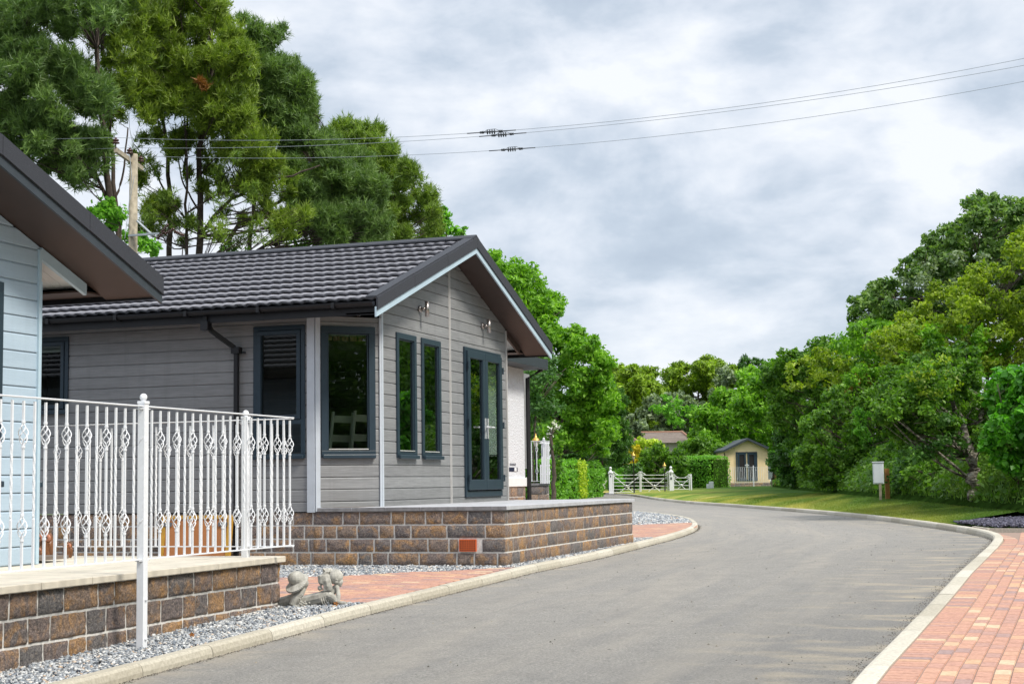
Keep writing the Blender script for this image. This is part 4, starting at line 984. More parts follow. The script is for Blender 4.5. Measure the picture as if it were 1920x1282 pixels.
# ------------------------------------------------------------------ owls
M['owl'] = plain('glazed_brown_owl', (0.16,0.065,0.025), 0.35, var=0.3, scale=30); M['owl_face'] = plain('pinkish_owl_face', (0.42,0.17,0.10), 0.4, var=0.15, scale=20); M['beak'] = plain('orange_beak', (0.72,0.25,0.02), 0.4)
def owl(x, y, h, label):
    T = thing('owl_ornament', (x, y, -0.622), label, 'ornament', 'brown owl ornaments by the blue lodge'); s = h
    mb = MB(); mb.lathe((x, y, -0.622), [(0.20*s, 0), (0.27*s, 0.1*s), (0.30*s, 0.35*s), (0.26*s, 0.6*s), (0.27*s, 0.78*s), (0.2*s, 0.93*s), (0.05*s, 0.99*s)], 16)
    for e in (-1, 1): mb.sphere((x+e*0.25*s, y, -0.622+0.40*s), (0.08*s, 0.16*s, 0.28*s), 10, 8); mb.tube([(x+e*0.13*s, y-.03*s, -0.622+0.90*s), (x+e*0.19*s, y-.04*s, -0.622+1.03*s)], [0.06*s, 0.015*s], 8)
    b = mb.build('body', M['owl'], T, True)
    mb = MB(); f = -np.array([FWD[0], FWD[1]]); 
    for e in (-1, 1):
        c = (x+f[0]*0.20*s+e*RH[0]*0.13*s, y+f[1]*0.20*s+e*RH[1]*0.13*s, -0.622+0.76*s); mb.sphere(c, (0.14*s, 0.07*s, 0.14*s), 12, 8)
    mb.build('face', M['owl_face'], T, True)
    mb = MB()
    for e in (-1, 1):
        c = (x+f[0]*0.275*s+e*RH[0]*0.12*s, y+f[1]*0.275*s+e*RH[1]*0.12*s, -0.622+0.77*s); mb.sphere(c, 0.03*s, 8, 6)
    mb.build('eyes', M['black'], T, True)
    mb = MB(); mb.tube([(x+f[0]*0.27*s, y+f[1]*0.27*s, -0.622+0.72*s), (x+f[0]*0.33*s, y+f[1]*0.33*s, -0.622+0.62*s)], [0.05*s, 0.01*s], 8); mb.build('beak', M['beak'], T, True)
for (px, D, h, lb) in ((85, 13.95, 0.25, 'tallest brown owl with a wide pink face, against the blue lodge corner'), (72, 13.6, 0.125, 'small owl in front of the tallest owl, close to the blue lodge wall'), (127, 14.05, 0.15, 'small brown owl standing alone to the right of the tallest owl')):
    q = P(px, 1048, D); owl(q[0], q[1], h, lb)

# ------------------------------------------------------------------ orange wooden panel leaning under the grey lodge
M['ply'] = plain('varnished_orange_wood', (0.42,0.165,0.055), 0.5, var=0.12, scale=5); M['ply_edge'] = plain('yellow_pine_edge', (0.50,0.27,0.035), 0.5, var=0.15, scale=8)
pn = thing('wooden_panel', (-9.87, 16.9, -1.0), 'orange wooden panel in a yellow frame, leaning on the grey lodge plinth', 'panel')
mb = MB(); mb.obox((-10.30, 16.86, -1.0), (0.86, 0, 0), (0, 0.09, 0.62), (0, 0.03, -0.004)); mb.build('board', M['ply'], pn)
mb = MB(); mb.obox((-10.36, 16.85, -1.0), (0.055, 0, 0), (0, 0.095, 0.66), (0, 0.05, -0.007)); mb.obox((-9.435, 16.85, -1.0), (0.055, 0, 0), (0, 0.095, 0.66), (0, 0.05, -0.007))
mb.obox((-10.305, 16.938, -0.385), (0.87, 0, 0), (0, 0.007, 0.045), (0, 0.05, -0.007)); mb.build('frame', M['ply_edge'], pn)
for x in (-10.34, -9.56): mb = MB(); mb.obox((x, 16.92, -0.475), (0.13, 0, 0), (0, 0.007, 0.05), (0, 0.004, 0)); mb.build('corner_bracket', M['steel'], pn)

# ------------------------------------------------------------------ chairs and table behind the glass
M['sage'] = plain('sage_white_paint', (0.66,0.68,0.58), 0.5, var=0.06); M['oak'] = plain('oak_top', (0.36,0.19,0.07), 0.5, var=0.2, scale=6)
def ladder_chair(x, y, rot, label):
    T = thing('dining_chair', (x, y, GF+0.05), label, 'chair', 'ladder-back chairs inside the grey lodge'); T.rotation_euler = (0, 0, rot)
    T['_o'] = [0, 0, 0]; z0 = 0
    def loc(mb, name, m): o = mb.build(name, m, T); return o
    for sx in (-0.2, 0.2):
        mb = MB(); mb.tube([(sx, 0.2, 0), (sx, 0.19, 0.45), (sx, 0.28, 1.22)], 0.022, 6); loc(mb, 'back_post', M['sage'])
        mb = MB(); mb.tube([(sx, -0.2, 0), (sx, -0.2, 0.45)], 0.022, 6); loc(mb, 'leg', M['sage'])
    for z in (0.60, 0.83, 1.08):
        mb = MB(); yy = 0.19+(z-0.45)*0.12; mb.obox((-0.19, yy, z), (0.38, 0, 0), (0, 0.012, 0.09), (0, 0.015, 0)); loc(mb, 'back_slat', M['sage'])
    mb = MB(); mb.box((-0.22, -0.22, 0.44), (0.22, 0.2, 0.475)); loc(mb, 'seat', M['oak'])
    mb = MB(); mb.tube([(-0.2, -0.2, 0.2), (-0.2, 0.2, 0.2)], 0.012, 6); mb.tube([(0.2, -0.2, 0.2), (0.2, 0.2, 0.2)], 0.012, 6); mb.tube([(-0.2, 0, 0.2), (0.2, 0, 0.2)], 0.012, 6); loc(mb, 'stretcher', M['sage'])
q = P(650, 800, 20.1); ladder_chair(q[0], q[1], math.radians(259), 'sage white ladder-back chair seen whole through the corner window')
q = P(613, 800, 20.3); ladder_chair(q[0], q[1], math.radians(255), 'ladder-back chair half hidden by the left edge of the corner window')
q = P(622, 800, 21.2); T = thing('dining_table', (q[0], q[1], GF), 'oak-topped dining table behind the chairs inside the grey lodge', 'table')
mb = MB(); mb.box((q[0]-0.9, q[1]-0.35, GF+0.73), (q[0]+0.2, q[1]+0.35, GF+0.77)); mb.build('table_top', M['oak'], T)
for a in (-0.82, 0.12):
    for b in (-0.28, 0.28): mb = MB(); mb.box((q[0]+a-.035, q[1]+b-.035, GF+.05), (q[0]+a+.035, q[1]+b+.035, GF+0.73)); mb.build('leg', M['sage'], T)

# ------------------------------------------------------------------ wooden electricity pole and its lines
M['polewood'] = plain('weathered_pole_wood', (0.30,0.26,0.19), 0.9, var=0.35, scale=7, bmp=0.6); M['brown_glaze'] = plain('brown_porcelain', (0.05,0.018,0.012), 0.25); M['galv'] = plain('galvanised_steel', (0.36,0.39,0.41), 0.45, 0.5, var=0.15)
M['wire'] = plain('aluminium_line', (0.22,0.25,0.27), 0.5, var=0.1)
PT = P(255, 286, 41.6); PBb = P(249, 450, 41.6); bx_, by_ = PBb[0], PBb[1]
pole = thing('electricity_pole', (bx_, by_, -0.8), 'grey wooden electricity pole with angled crossarm in front of the pines', 'utility pole')
mb = MB(); mb.tube([(bx_, by_, -1.0), (bx_, by_, 4.5), (bx_+.01, by_, PT[2])], [0.15, 0.135, 0.105], 14); mb.build('pole', M['polewood'], pole, True)
CA, CB = P(224, 277, 40.4), P(273, 313, 42.8); CB[2] = CA[2]; cd = (CB-CA)/np.linalg.norm(CB-CA); cn = np.array([-cd[1], cd[0], 0])
zc_ = CA[2]-0.06
mb = MB(); mb.obox(CA+cn*0.06, CB-CA, cn*0.09, (0, 0, -0.12)); mb.build('crossarm', M['polewood'], pole)
def pin_ins(p, s=1.0, name='insulator', parent=pole):
    mb = MB(); mb.tube([(p[0], p[1], p[2]-0.02), (p[0], p[1], p[2]+0.13*s)], 0.014, 6)
    mb.lathe((p[0], p[1], p[2]+0.10*s), [(0.03*s, 0), (0.10*s, 0.015*s), (0.095*s, 0.045*s), (0.045*s, 0.05*s), (0.05*s, 0.07*s), (0.085*s, 0.085*s), (0.075*s, 0.12*s), (0.035*s, 0.13*s), (0.03*s, 0.17*s)], 14)
    return mb.build(name, M['brown_glaze'], parent, True)
insp = []
for t in (0.0, 0.52, 0.95):
    q = CA+(CB-CA)*t+cn*0.1; pin_ins(q); insp.append(q+np.array([0, 0, 0.27]))
# stay wire, lower bracket with fuse insulators
mb = MB(); mb.tube([P(243, 290, 41.4), P(247, 330, 41.3), P(240, 400, 41.3), P(234, 447, 41.3)], 0.008, 5); mb.tube([P(252, 330, 41.35), P(244, 375, 41.3)], 0.008, 5); mb.build('earth_cable', M['galv'], pole)
mb = MB(); a, b = P(243, 444, 41.5), P(300, 441, 41.2); b[2] = a[2]; mb.obox(a, b-a, (0, -0.07, 0), (0, 0, 0.05)); mb.tube([P(257, 414, 41.4), P(286, 441, 41.25)], 0.035, 6); mb.build('bracket', M['galv'], pole)
for (x, y, a) in ((301, 441, .7), (318, 434, .5), (336, 438, -.4), (309, 428, .9)):
    p = P(x, y, 41.2); mb = MB(); d3 = RH*math.cos(a)*0.12+np.array([0, 0, math.sin(a)*0.12])
    for i in range(6): c = p-d3+d3*2*i/5; mb.tube([c-d3*.06, c+d3*.06], 0.055, 12)
    mb.tube([p-d3*1.2, p+d3*1.2], 0.03, 8); mb.build('fuse_insulator', M['brown_glaze'], pole, True)
wl_ = [((915, 247.5), (1920, 110), 'uppermost of the three overhead wires crossing the sky'), ((929, 253), (1920, 123), 'middle of the three overhead wires crossing the sky'), ((937, 280.5), (1920, 153), 'lowest of the three overhead wires crossing the sky')]
for k, ((mx, my), (ex, ey), lb) in enumerate(wl_):
    A = insp[k]; rE = ray(ex, ey); zE = A[2]+0.25; E3 = rE*(zE/rE[2]); DM = 37.6+0.6*k; Mp = P(mx, my, DM)
    hd = E3-A; s_m = np.dot((Mp-A)[:2], hd[:2])/np.dot(hd[:2], hd[:2]); base = A+hd*s_m; Mp = np.array([base[0], base[1], 0]); r_ = ray(mx, my); Mp[2] = r_[2]/math.hypot(r_[0], r_[1])*math.hypot(base[0], base[1])
    zq = np.polyfit([0, s_m, 1.0], [A[2], Mp[2], E3[2]], 2)
    ss = np.linspace(0, 1.6, 40); pts = [A+(E3-A)*s for s in ss]
    for p_, s in zip(pts, ss): p_[2] = np.polyval(zq, s)
    T = thing('power_line', tuple(A), lb, 'overhead wire', 'overhead wires from the pole')
    left_ = P(-200, 268+k*22, 45.0+k*0.6)
    mb = MB(); mb.tube([left_] + pts, 0.0058, 5, caps=False); mb.build('wire', M['wire'], T)
    c = A+(E3-A)*s_m; c[2] = Mp[2]; d1 = (E3-A)/np.linalg.norm(E3-A); d1[2] = (np.polyval(zq, s_m+.01)-np.polyval(zq, s_m-.01))/(0.02*np.linalg.norm((E3-A)[:2])); d1 /= np.linalg.norm(d1)
    mb = MB(); 
    for i in range(4): q = c+d1*(-0.10+i*0.06); mb.tube([q-d1*0.006, q+d1*0.006], [0.062, 0.062], 12)
    mb.tube([c-d1*0.20, c+d1*0.18], 0.016, 8)
    for e in (-1, 1): mb.tube([c+d1*e*0.19, c+d1*e*0.24], 0.034, 8); mb.tube([c+d1*e*0.25, c+d1*e*0.29], 0.030, 8); mb.tube([c+d1*e*0.3, c+d1*e*0.62], 0.013, 6)
    mb.tube([c-d1*0.2, c-d1*.1+Zv*0.06, c+d1*.1+Zv*0.065, c+d1*0.24], 0.006, 5); mb.build('strain_insulator', M['slate_trim'], T, True)

# ------------------------------------------------------------------ white pebbledashed lodge beyond
def dash():
    m, n, l, p = mat('white_pebbledash'); v = coords(n, l); f = noise(n, l, v, 26, 4, 0.7)
    l.new(rampn(n, l, f, [(0.3, (0.62,0.64,0.68)), (0.6, (0.76,0.78,0.82))]), p.inputs['Base Color']); p.inputs['Roughness'].default_value = 0.9; bump(n, l, p, f, 1.0, 0.04); return m
M['dash'] = dash(); M['white_plastic'] = plain('white_plastic', (0.78,0.79,0.80), 0.4, var=0.03)
WX = -9.75; r_ = ray(984, 850); WY = r_[1]*WX/r_[0]; f0 = 0.02
wh = thing('pebbledash_lodge', (WX-3, WY-2, -1), 'white pebbledashed lodge half hidden behind the grey lodge, dark flat fascia', 'lodge')
mb = MB(); mb.box((WX-7, WY-5.5, f0), (WX, WY, 2.30)); mb.build('wall', M['dash'], wh)
mb = MB(); mb.box((WX-7.1, WY-5.6, f0-0.09), (WX+0.03, WY+0.03, f0+0.09)); mb.build('base_trim', M['white_plastic'], wh, bevel=0.01)
block_wall((WX, WY-5.5, 0), (0,1,0), (1,0,0), 5.5, f0-0.09, -1.1, 0.2, 'plinth', wh, M['block_far'], seed=41, dens=0.5, lens=(0.3,0.36,0.42))
block_wall((WX-7, WY-5.5, 0), (1,0,0), (0,-1,0), 7, f0-0.09, -1.1, 0.2, 'plinth', wh, M['block_far'], seed=42, dens=0.3, lens=(0.3,0.36,0.42))
mb = MB(); mb.box((WX-6.9, WY-5.5+.03, -1.1), (WX-0.004, WY-0.03, f0-0.09)); mb.build('plinth_mortar', M['mortar'], wh)
mb = MB(); mb.box((WX-7.4, WY-5.9, 2.30), (WX+0.42, WY+0.35, 2.50)); o = mb.build('fascia', M['slate_trim'], wh, bevel=0.01)
mb = MB(); a = (WX-7.4, WY-5.9, 2.505); b = (WX+0.42, WY+0.35, 2.505); ym = (a[1]+b[1])/2
mb.add([a, (b[0], a[1], 2.505), (b[0], b[1], 2.505), (a[0], b[1], 2.505), (a[0]+1.5, ym, 3.0), (b[0]-3.0, ym, 3.0)], [(0,1,5,4), (1,2,5), (2,3,4,5), (3,0,4)]); mb.build('roof', M['tile'], wh)
mb = MB(); mb.tube([(WX+0.30, WY+0.28, 2.30), (WX+0.06, WY+0.07, 2.12), (WX+0.06, WY+0.07, -1.0)], 0.045, 6); mb.build('downpipe', M['gutter'], wh)
mb = MB(); mb.box((WX-7, WY+0.01, 0.3), (WX-0.30, WY+1.3, 2.29)); mb.build('side_wall', M['clad_grey'], wh)
mb = MB(); y1_ = (ray(970, 890)*(WX/ray(970, 890)[0]))[1]; y0_ = (ray(954.5, 890)*(WX/ray(954.5, 890)[0]))[1]
mb.box((WX+0.004, y0_, 0.23), (WX+0.008, y1_, 0.31)); pl_ = mb.build('name_plate', plain('navy_plate', (0.012,0.014,0.05), 0.4), wh); pl_['_o'] = wh['_o']
mb = MB(); w_ = y1_-y0_; mb.box((WX+0.008, y0_+w_*0.60, 0.235), (WX+0.011, y0_+w_*0.87, 0.305)); mb.build('plate_square', M['white_plastic'], pl_)
mb = MB(); r3 = random.Random(3)
for i in range(11):
    ya = y0_+w_*(0.09+i*0.068); hh = (0.042, 0.05, 0.036)[i % 3]; mb.box((WX+0.004, ya, 0.345), (WX+0.007, ya+w_*0.016, 0.345+hh))
    if i % 2: mb.box((WX+0.004, ya+w_*.016, 0.345+hh-0.012), (WX+0.007, ya+w_*0.045, 0.345+hh))
    else: mb.box((WX+0.004, ya+w_*.016, 0.357), (WX+0.007, ya+w_*0.045, 0.366))
mb.build('plate_lettering', plain('dark_lettering', (0.05,0.055,0.09), 0.5), pl_)

# little block landing with white railing and gate beside it
D2 = 35.5; q0, q1 = P(989, 905, D2), P(1029.5, 905, D2)
ld = thing('block_landing', (q0[0], q0[1], -1), 'small brown block landing beside the white lodge', 'landing')
hd = RH*np.linalg.norm((q1-q0)[:2])
block_wall((q0[0], q0[1], 0), RH, -AH, np.linalg.norm((q1-q0)[:2]), -0.06, -1.15, 0.2, 'landing_wall', ld, M['block_far'], seed=44, dens=0.5, lens=(0.3,0.4,0.46))
mb = MB(); mb.obox((q0[0]+AH[0]*.03, q0[1]+AH[1]*.03, -1.15), hd*0.995, AH*1.2, (0, 0, 1.085)); mb.build('wall_core', M['mortar'], ld)
mb = MB(); mb.obox((q0[0]-AH[0]*.03, q0[1]-AH[1]*.03, -0.06), hd*1.02, AH*1.3, (0, 0, 0.05)); mb.build('landing_slab', M['coping_grey_edge'], ld)
TW2, BK2 = bar_meshes(0.92, s=0.009)
a_, b_ = P(994, 900, D2), P(1032, 900, D2)
rl = railing('white railing on the small block landing beside the pebbledashed lodge', (a_[0], a_[1]), (b_[0], b_[1]), 0.96, 0.04, [0.04, 0.16, 0.28, 0.44], [(0.33, 0, -0.02, 0.0)], 0, bars=(TW2, BK2))
mb = MB(); o3 = P(1013, 903, D2-0.05)
for i in range(6):
    c = o3+RH*(i*0.038); top = 0.42+0.50*min(1, i/2.5); mb.obox((c[0], c[1], -0.02), RH*0.030, AH*0.015, (0, 0, top))
for z in (0.18, 0.38, 0.90): mb.obox((o3[0]+AH[0]*.016, o3[1]+AH[1]*.016, z), RH*0.232, AH*0.01, (0, 0, 0.035))
mb.build('gate_panel', M['white_metal'], rl)
M['brass'] = plain('polished_brass', (0.62,0.38,0.10), 0.35, 0.85, var=0.08); M['blackpaint'] = plain('black_painted_iron', (0.012,0.013,0.014), 0.35); M['lampglass'] = plain('frosted_lamp_glass', (0.6,0.55,0.45), 0.2)
def lamp_post(px, ytop, ybase, D, zbase, label, s=1.0):
    t = P(px, ytop, D); T = thing('lamp_post', (t[0], t[1], zbase), label, 'lamp post', 'black and brass garden lamp posts'); H = t[2]-zbase
    mb = MB(); mb.lathe((t[0], t[1], zbase), [(0.09*s, 0), (0.09*s, 0.06), (0.05*s, 0.12), (0.035*s, 0.4), (0.035*s, H-0.62*s), (0.05*s, H-0.60*s), (0.03*s, H-0.56*s), (0.03*s, H-0.45*s)], 12); mb.build('post', M['blackpaint'], T, True)
    mb = MB(); mb.lathe((t[0], t[1], zbase+H-0.44*s), [(0.05*s, 0), (0.11*s, 0.17*s)], 6); mb.build('lantern', M['lampglass'], T)
    mb = MB(); mb.lathe((t[0], t[1], zbase+H-0.27*s), [(0.14*s, 0), (0.145*s, 0.02*s), (0.10*s, 0.09*s), (0.05*s, 0.12*s), (0.045*s, 0.15*s), (0.03*s, 0.165*s), (0.02*s, 0.22*s), (0.006*s, 0.27*s)], 10); mb.build('lantern_cap', M['brass'], T, True)
lamp_post(1004.5, 812, 0, 37.5, -1.0, 'garden lamp with brass lantern cap showing above the small landing railing', 0.72)
lamp_post(1187.5, 846, 0, 88.0, -0.75, 'taller black lamp post in front of the left leaf of the white gate', 0.95)
lamp_post(1245.6, 866, 0, 89.0, -0.72, 'shorter black lamp post with brass cap near the right gate pillar', 0.85)
for t_ in (TW2, BK2): bpy.data.objects.remove(t_)

# ------------------------------------------------------------------ white field gates and pillars
DG = 91.0
def gp(px, py): return P(px, py, DG)
def pillar(px, ytop, w, D, zb, label, fin=True, num=0):
    t = P(px, ytop, D); T = thing('gate_pillar', (t[0], t[1], zb), label, 'gate pillar', 'white gate pillars'); H = t[2]-zb; c = np.array([t[0], t[1], 0])
    def sq(mb, h0, h1, ww): mb.obox(c-RH*ww/2-AH*ww/2+Zv*(zb+h0), RH*ww, AH*ww, Zv*(h1-h0))
    mb = MB(); hb = H-0.36 if fin else H
    sq(mb, 0, hb, w); sq(mb, hb*0.02, 0.12, w*1.12); sq(mb, hb-0.06, hb, w*1.3) if fin else None
    mb.build('shaft', M['white_metal'], T, bevel=0.01)
    if fin:
        mb = MB(); mb.lathe((c[0], c[1], zb+hb), [(w*0.78, 0), (w*0.7, 0.04), (w*0.28, 0.14), (w*0.2, 0.17), (w*0.28, 0.19)], 12); mb.sphere((c[0], c[1], zb+hb+0.27), 0.085, 12, 8); mb.build('finial', M['white_metal'], T, True)
    if num:
        mb = MB()
        if num == 1: mb.obox(c-RH*0.03-AH*(w/2+0.012)+Zv*(zb+H-0.62), RH*0.05, AH*0.01, Zv*0.11)
        else:
            mb.obox(c-RH*0.04-AH*(w/2+0.012)+Zv*(zb+H-0.56), RH*0.04, AH*0.01, Zv*0.12); mb.obox(c-RH*0.045-AH*(w/2+0.012)+Zv*(zb+H-0.80), RH*0.09, AH*0.01, Zv*0.15)
        mb.build('plaque', M['slate_trim'], T)
    return T
ZG = -0.74
pillar(1144.5, 874.5, 0.215, DG, ZG, 'tall white gate pillar with ball finial, left of the wide gate', True, 1)
pillar(1257.5, 873.5, 0.215, DG, ZG, 'white gate pillar with dark plaque between the wide gate and the small gate', True, 2)
pillar(1295.5, 888.5, 0.085, DG+.6, ZG, 'thin white post at the right end of the small gate', False)
def gate_leaf(name_label, x0, x1, ys_, ztop, flip, parent=None, cat='gate'):
    T = thing('metal_gate', tuple(gp((x0+x1)/2, 925)), name_label, cat, 'white field gates'); r = 0.020
    mb = MB(); a, b = min(x0, x1), max(x0, x1)
    for x in (a, b): mb.tube([gp(x, ys_[0]-1), gp(x, 925.5)], 0.030, 6)
    for y in ys_: mb.tube([gp(a, y), gp(b, y)], r*0.85, 6)
    mb.build('frame', M['white_metal'], T)
    mb = MB(); yb_ = ys_[-1]
    hx, fx = (x0, x1)
    mb.tube([gp(hx, ys_[0]+1), gp(hx+(fx-hx)*0.75, ys_[-1])], r, 6); mb.tube([gp(fx, ys_[0]+1), gp(fx+(hx-fx)*0.75, ys_[-1])], r, 6)
    mb.build('brace', M['white_metal'], T)
    cx_ = (hx+fx)/2; cy_ = ys_[0]+(ys_[-1]-ys_[0])*0.62
    c = gp(cx_, cy_); mb = MB(); mb.tube([c-AH*0.03, c+AH*0.03], 0.06, 12); mb.build('boss', M['white_metal'], T, True)
    mb = MB()
    for e, x in ((1, a), (-1, b)):
        pts = [gp(x+e*0.3, ys_[0]-1)]; 
        pts += [gp(x+e*(2.2+2.2*math.cos(t)*(1-t/14)-1.2), ys_[0]-4+2.2*math.sin(-t)*(1-t/14)) for t in np.linspace(math.pi, -1.6*math.pi, 14)[::-1]]
        mb.tube(pts, 0.014, 5); mb.tube([gp(x+e*3, ys_[0]-3.8), gp(x+e*9, ys_[0]-0.4)], 0.014, 5)
    mb.build('scroll', M['white_metal'], T)
    return T
GYs = [890.3, 896.9, 904, 910.6, 917.2, 922.3]
gate_leaf('left leaf of the wide white field gate, beside the tall pillar', 1150, 1200, GYs, 0, 1)
gate_leaf('right leaf of the wide white field gate, behind the shorter lamp post', 1202, 1252.5, GYs, 0, 1)
gate_leaf('small white pedestrian gate right of the plaque pillar', 1263, 1292.5, [895.5, 902.6, 909.7, 916.8], 0, 1)

# ------------------------------------------------------------------ cream cabin
M['cream'] = plain('cream_boards', (0.86,0.67,0.39), 0.6, var=0.05, scale=4)
DC = 113.0; O = P(1401, 904.5, DC); pm = FPX/DC
def cp(px, py, d=0.0): return O + RH*((px-1401)/pm) + Zv*((904.5-py)/pm) + AH*d
cb = thing('cream_cabin', tuple(cp(1401, 916)), 'small cream cabin with dark double doors at the far edge of the lawn', 'cabin')
mb = MB(); f = [cp(1361, 904.5), cp(1444, 904.5), cp(1444, 844), cp(1403, 825), cp(1361, 844)]; bk = [q+AH*6 for q in f]
mb.add(f+bk, [(0,1,2,3,4), (9,8,7,6,5), (0,4,9,5), (1,6,7,2), (4,3,8,9), (3,2,7,8)]); mb.build('wall', M['cream'], cb)
mb = MB()
for i in range(40):
    x = 1362+i*2.05
    if 1379 < x < 1423: continue
    mb.obox(cp(x, 904, -0.012), RH*0.012, AH*0.012, Zv*2.3)
mb.obox(cp(1378, 904, -0.03), RH*0.03, AH*0.03, Zv*2.55); mb.build('board_joints', plain('cream_shade_strip', (0.70,0.56,0.34), 0.6), cb)
mb = MB()
for a, b in (((1356.5, 847), (1403, 825.2)), ((1449.5, 847), (1403, 825.2))): 
    A, B = cp(*a, -0.45), cp(*b, -0.45); mb.obox(A, B-A, AH*7, Zv*0.16)
mb.build('roof', M['slate_trim'], cb)
mb = MB(); mb.box(cp(1357, 850, -.3), cp(1358.5, 851, -.2)); mb.tube([cp(1358.6, 849, -.35), cp(1359.8, 853, -.1), cp(1360, 912, -.06)], 0.04, 6); mb.build('downpipe', M['gutter'], cb)
block_wall(tuple(cp(1361, 916, -0.02)[:2])+(0,), RH, -AH, 83/pm, cp(0, 904.8)[2], cp(0, 917.5)[2], 0.145, 'plinth', cb, M['block_far'], seed=50, dens=0.4, lens=(0.3,0.36,0.42))
mb = MB(); mb.obox(cp(1361, 917.5, -0.01), RH*83/pm, AH*3, Zv*0.48); mb.build('plinth_mortar', M['mortar'], cb)
mb = MB(); frame_rect(mb, cp(1381, 901, -0.02), RH, -AH, 0, 0, 40/pm, 54/pm, 0.09, 0, 0.04); df = mb.build('door_frame', M['frame'], cb); df['_o'] = cb['_o']
for x in (1384, 1402.5):
    mb = MB(); frame_rect(mb, cp(x, 899, -0.02), RH, -AH, 0, 0, 16/pm, 50/pm, 0.13, 0, 0.035); mb.build('door_leaf', M['frame'], df)
    mb = MB(); mb.obox(cp(x+1, 898, -0.02), RH*14/pm, AH*0.01, Zv*(47/pm)); mb.build('pane', M['darkglass'] if 'darkglass' in M else M['black'], df)
mb = MB()
for e in (-1, 1): mb.tube([cp(1401+e*1.2, 869, -0.1), cp(1401+e*1.2, 876, -0.1)], 0.03, 6); mb.tube([cp(1401+e*1.2, 872.3, -0.1), cp(1401+e*4, 872.3, -0.1)], 0.025, 6)
mb.build('handle', M['chrome'], df)
TW3, BK3 = bar_meshes(1.08, s=0.011)
a_, b_ = cp(1358.5, 904, -1.2), cp(1444, 904, -1.2); zt_, zb_ = cp(0, 875.8)[2], cp(0, 903.5)[2]
rl = railing('white balustrade in front of the cream cabin doors', (a_[0], a_[1]), (b_[0], b_[1]), zt_, zb_, np.arange(0.1, 85.5/pm, 0.135), [(0.06, 0, zb_-0.5, 0.02), (50/pm, 0, zb_-0.5, 0.04)], 0, bars=(TW3, BK3))
mb = MB(); mb.obox(cp(1353.5, 904, -1.2), RH*0.2, AH*0.02, Zv*1.1); mb.tube([cp(1348.5, 893, -1.5), cp(1352.5, 877, -1.2), cp(1358, 876, -1.2)], 0.03, 6); mb.tube([cp(1348.5, 915.5, -1.5), cp(1348.5, 893, -1.5)], 0.03, 6)
for i in range(8): t = i/8; mb.tube([cp(1349+i*.9, 914-8*t, -1.5), cp(1349+i*.9, 892-14*t, -1.5)], 0.014, 5)
mb.build('stair_rail', M['white_metal'], rl)
mb = MB()
for i in range(3): mb.obox(cp(1350+i*2.2, 916.5, -1.5), RH*(8-i*2.2)/pm, AH*1.2, Zv*0.15*(i+1))
mb.build('steps', M['block_far'], cb)
for t_ in (TW3, BK3): bpy.data.objects.remove(t_)

# ------------------------------------------------------------------ meter cabinets
M['cabinet'] = plain('pale_grey_cabinet', (0.62,0.65,0.67), 0.55, var=0.05); M['post_orange'] = plain('orange_brown_timber', (0.30,0.14,0.035), 0.8, var=0.2, scale=8)
def cabinet(x0, x1, y0, y1, D, label, post, zb):
    s = D/FPX; o = P((x0+x1)/2, y1, D); T = thing('meter_cabinet', (o[0], o[1], zb), label, 'meter cabinet', 'pale grey meter cabinets on posts'); w = (x1-x0)*s; h = (y1-y0)*s
    U = RH*0.96-AH*0.28; U /= np.linalg.norm(U); W = np.array([-U[1], U[0], 0])
    mb = MB(); mb.obox(o-U*w*.46, U*w*0.92, W*w*0.6, Zv*h); b = mb.build('cabinet', M['cabinet'], T, bevel=0.015)
    mb = MB(); mb.obox(o-U*w*.38-W*0.008+Zv*0.03, U*w*0.76, W*0.008, Zv*(h-0.07)); mb.build('cabinet_door', M['cabinet'], T, bevel=0.004)
    mb = MB(); mb.obox(o-U*w*.5-W*0.02+Zv*h, U*w, W*w*0.66, Zv*0.03); mb.build('cabinet_lid', M['cabinet'], T)
    mb = MB(); mb.obox((o[0]+U[0]*w*.02, o[1]+U[1]*w*.02, zb-0.1), U*0.07, W*0.07, Zv*(o[2]-zb+0.12)); mb.build('post', M['polewood'], T)
    if post:
        pa = P(post[0], post[2], D+0.15); pb = P(post[1], post[2], D+0.15); mb = MB(); mb.obox((pa[0], pa[1], zb-0.05), pb-pa-Zv*(pb-pa)[2], AH*0.10, Zv*(pa[2]-zb+0.05)); mb.build('timber_post', M['post_orange'], T)
    return T
cabinet(1636.5, 1658, 867, 907, 43.5, 'larger meter cabinet with an orange timber post beside it, nearer along the lawn', (1659.5, 1667, 878), -0.56)
cabinet(1440, 1451, 873, 898.5, 100.0, 'smaller far meter cabinet at the corner of the cream cabin balustrade', (1452, 1455, 880), -0.52)
c = P(1331, 915.5, 101); T = thing('utility_box', tuple(c), 'small white utility box at the foot of the clipped hedge', 'utility box')
mb = MB(); mb.obox(c-RH*0.02, RH*0.28, AH*0.25, Zv*0.46); mb.build('box', M['white_plastic'], T, bevel=0.02); mb = MB(); mb.obox(c-RH*0.20+AH*.02, RH*0.17, AH*0.2, Zv*0.30); mb.build('side_box', M['white_plastic'], T, bevel=0.02)

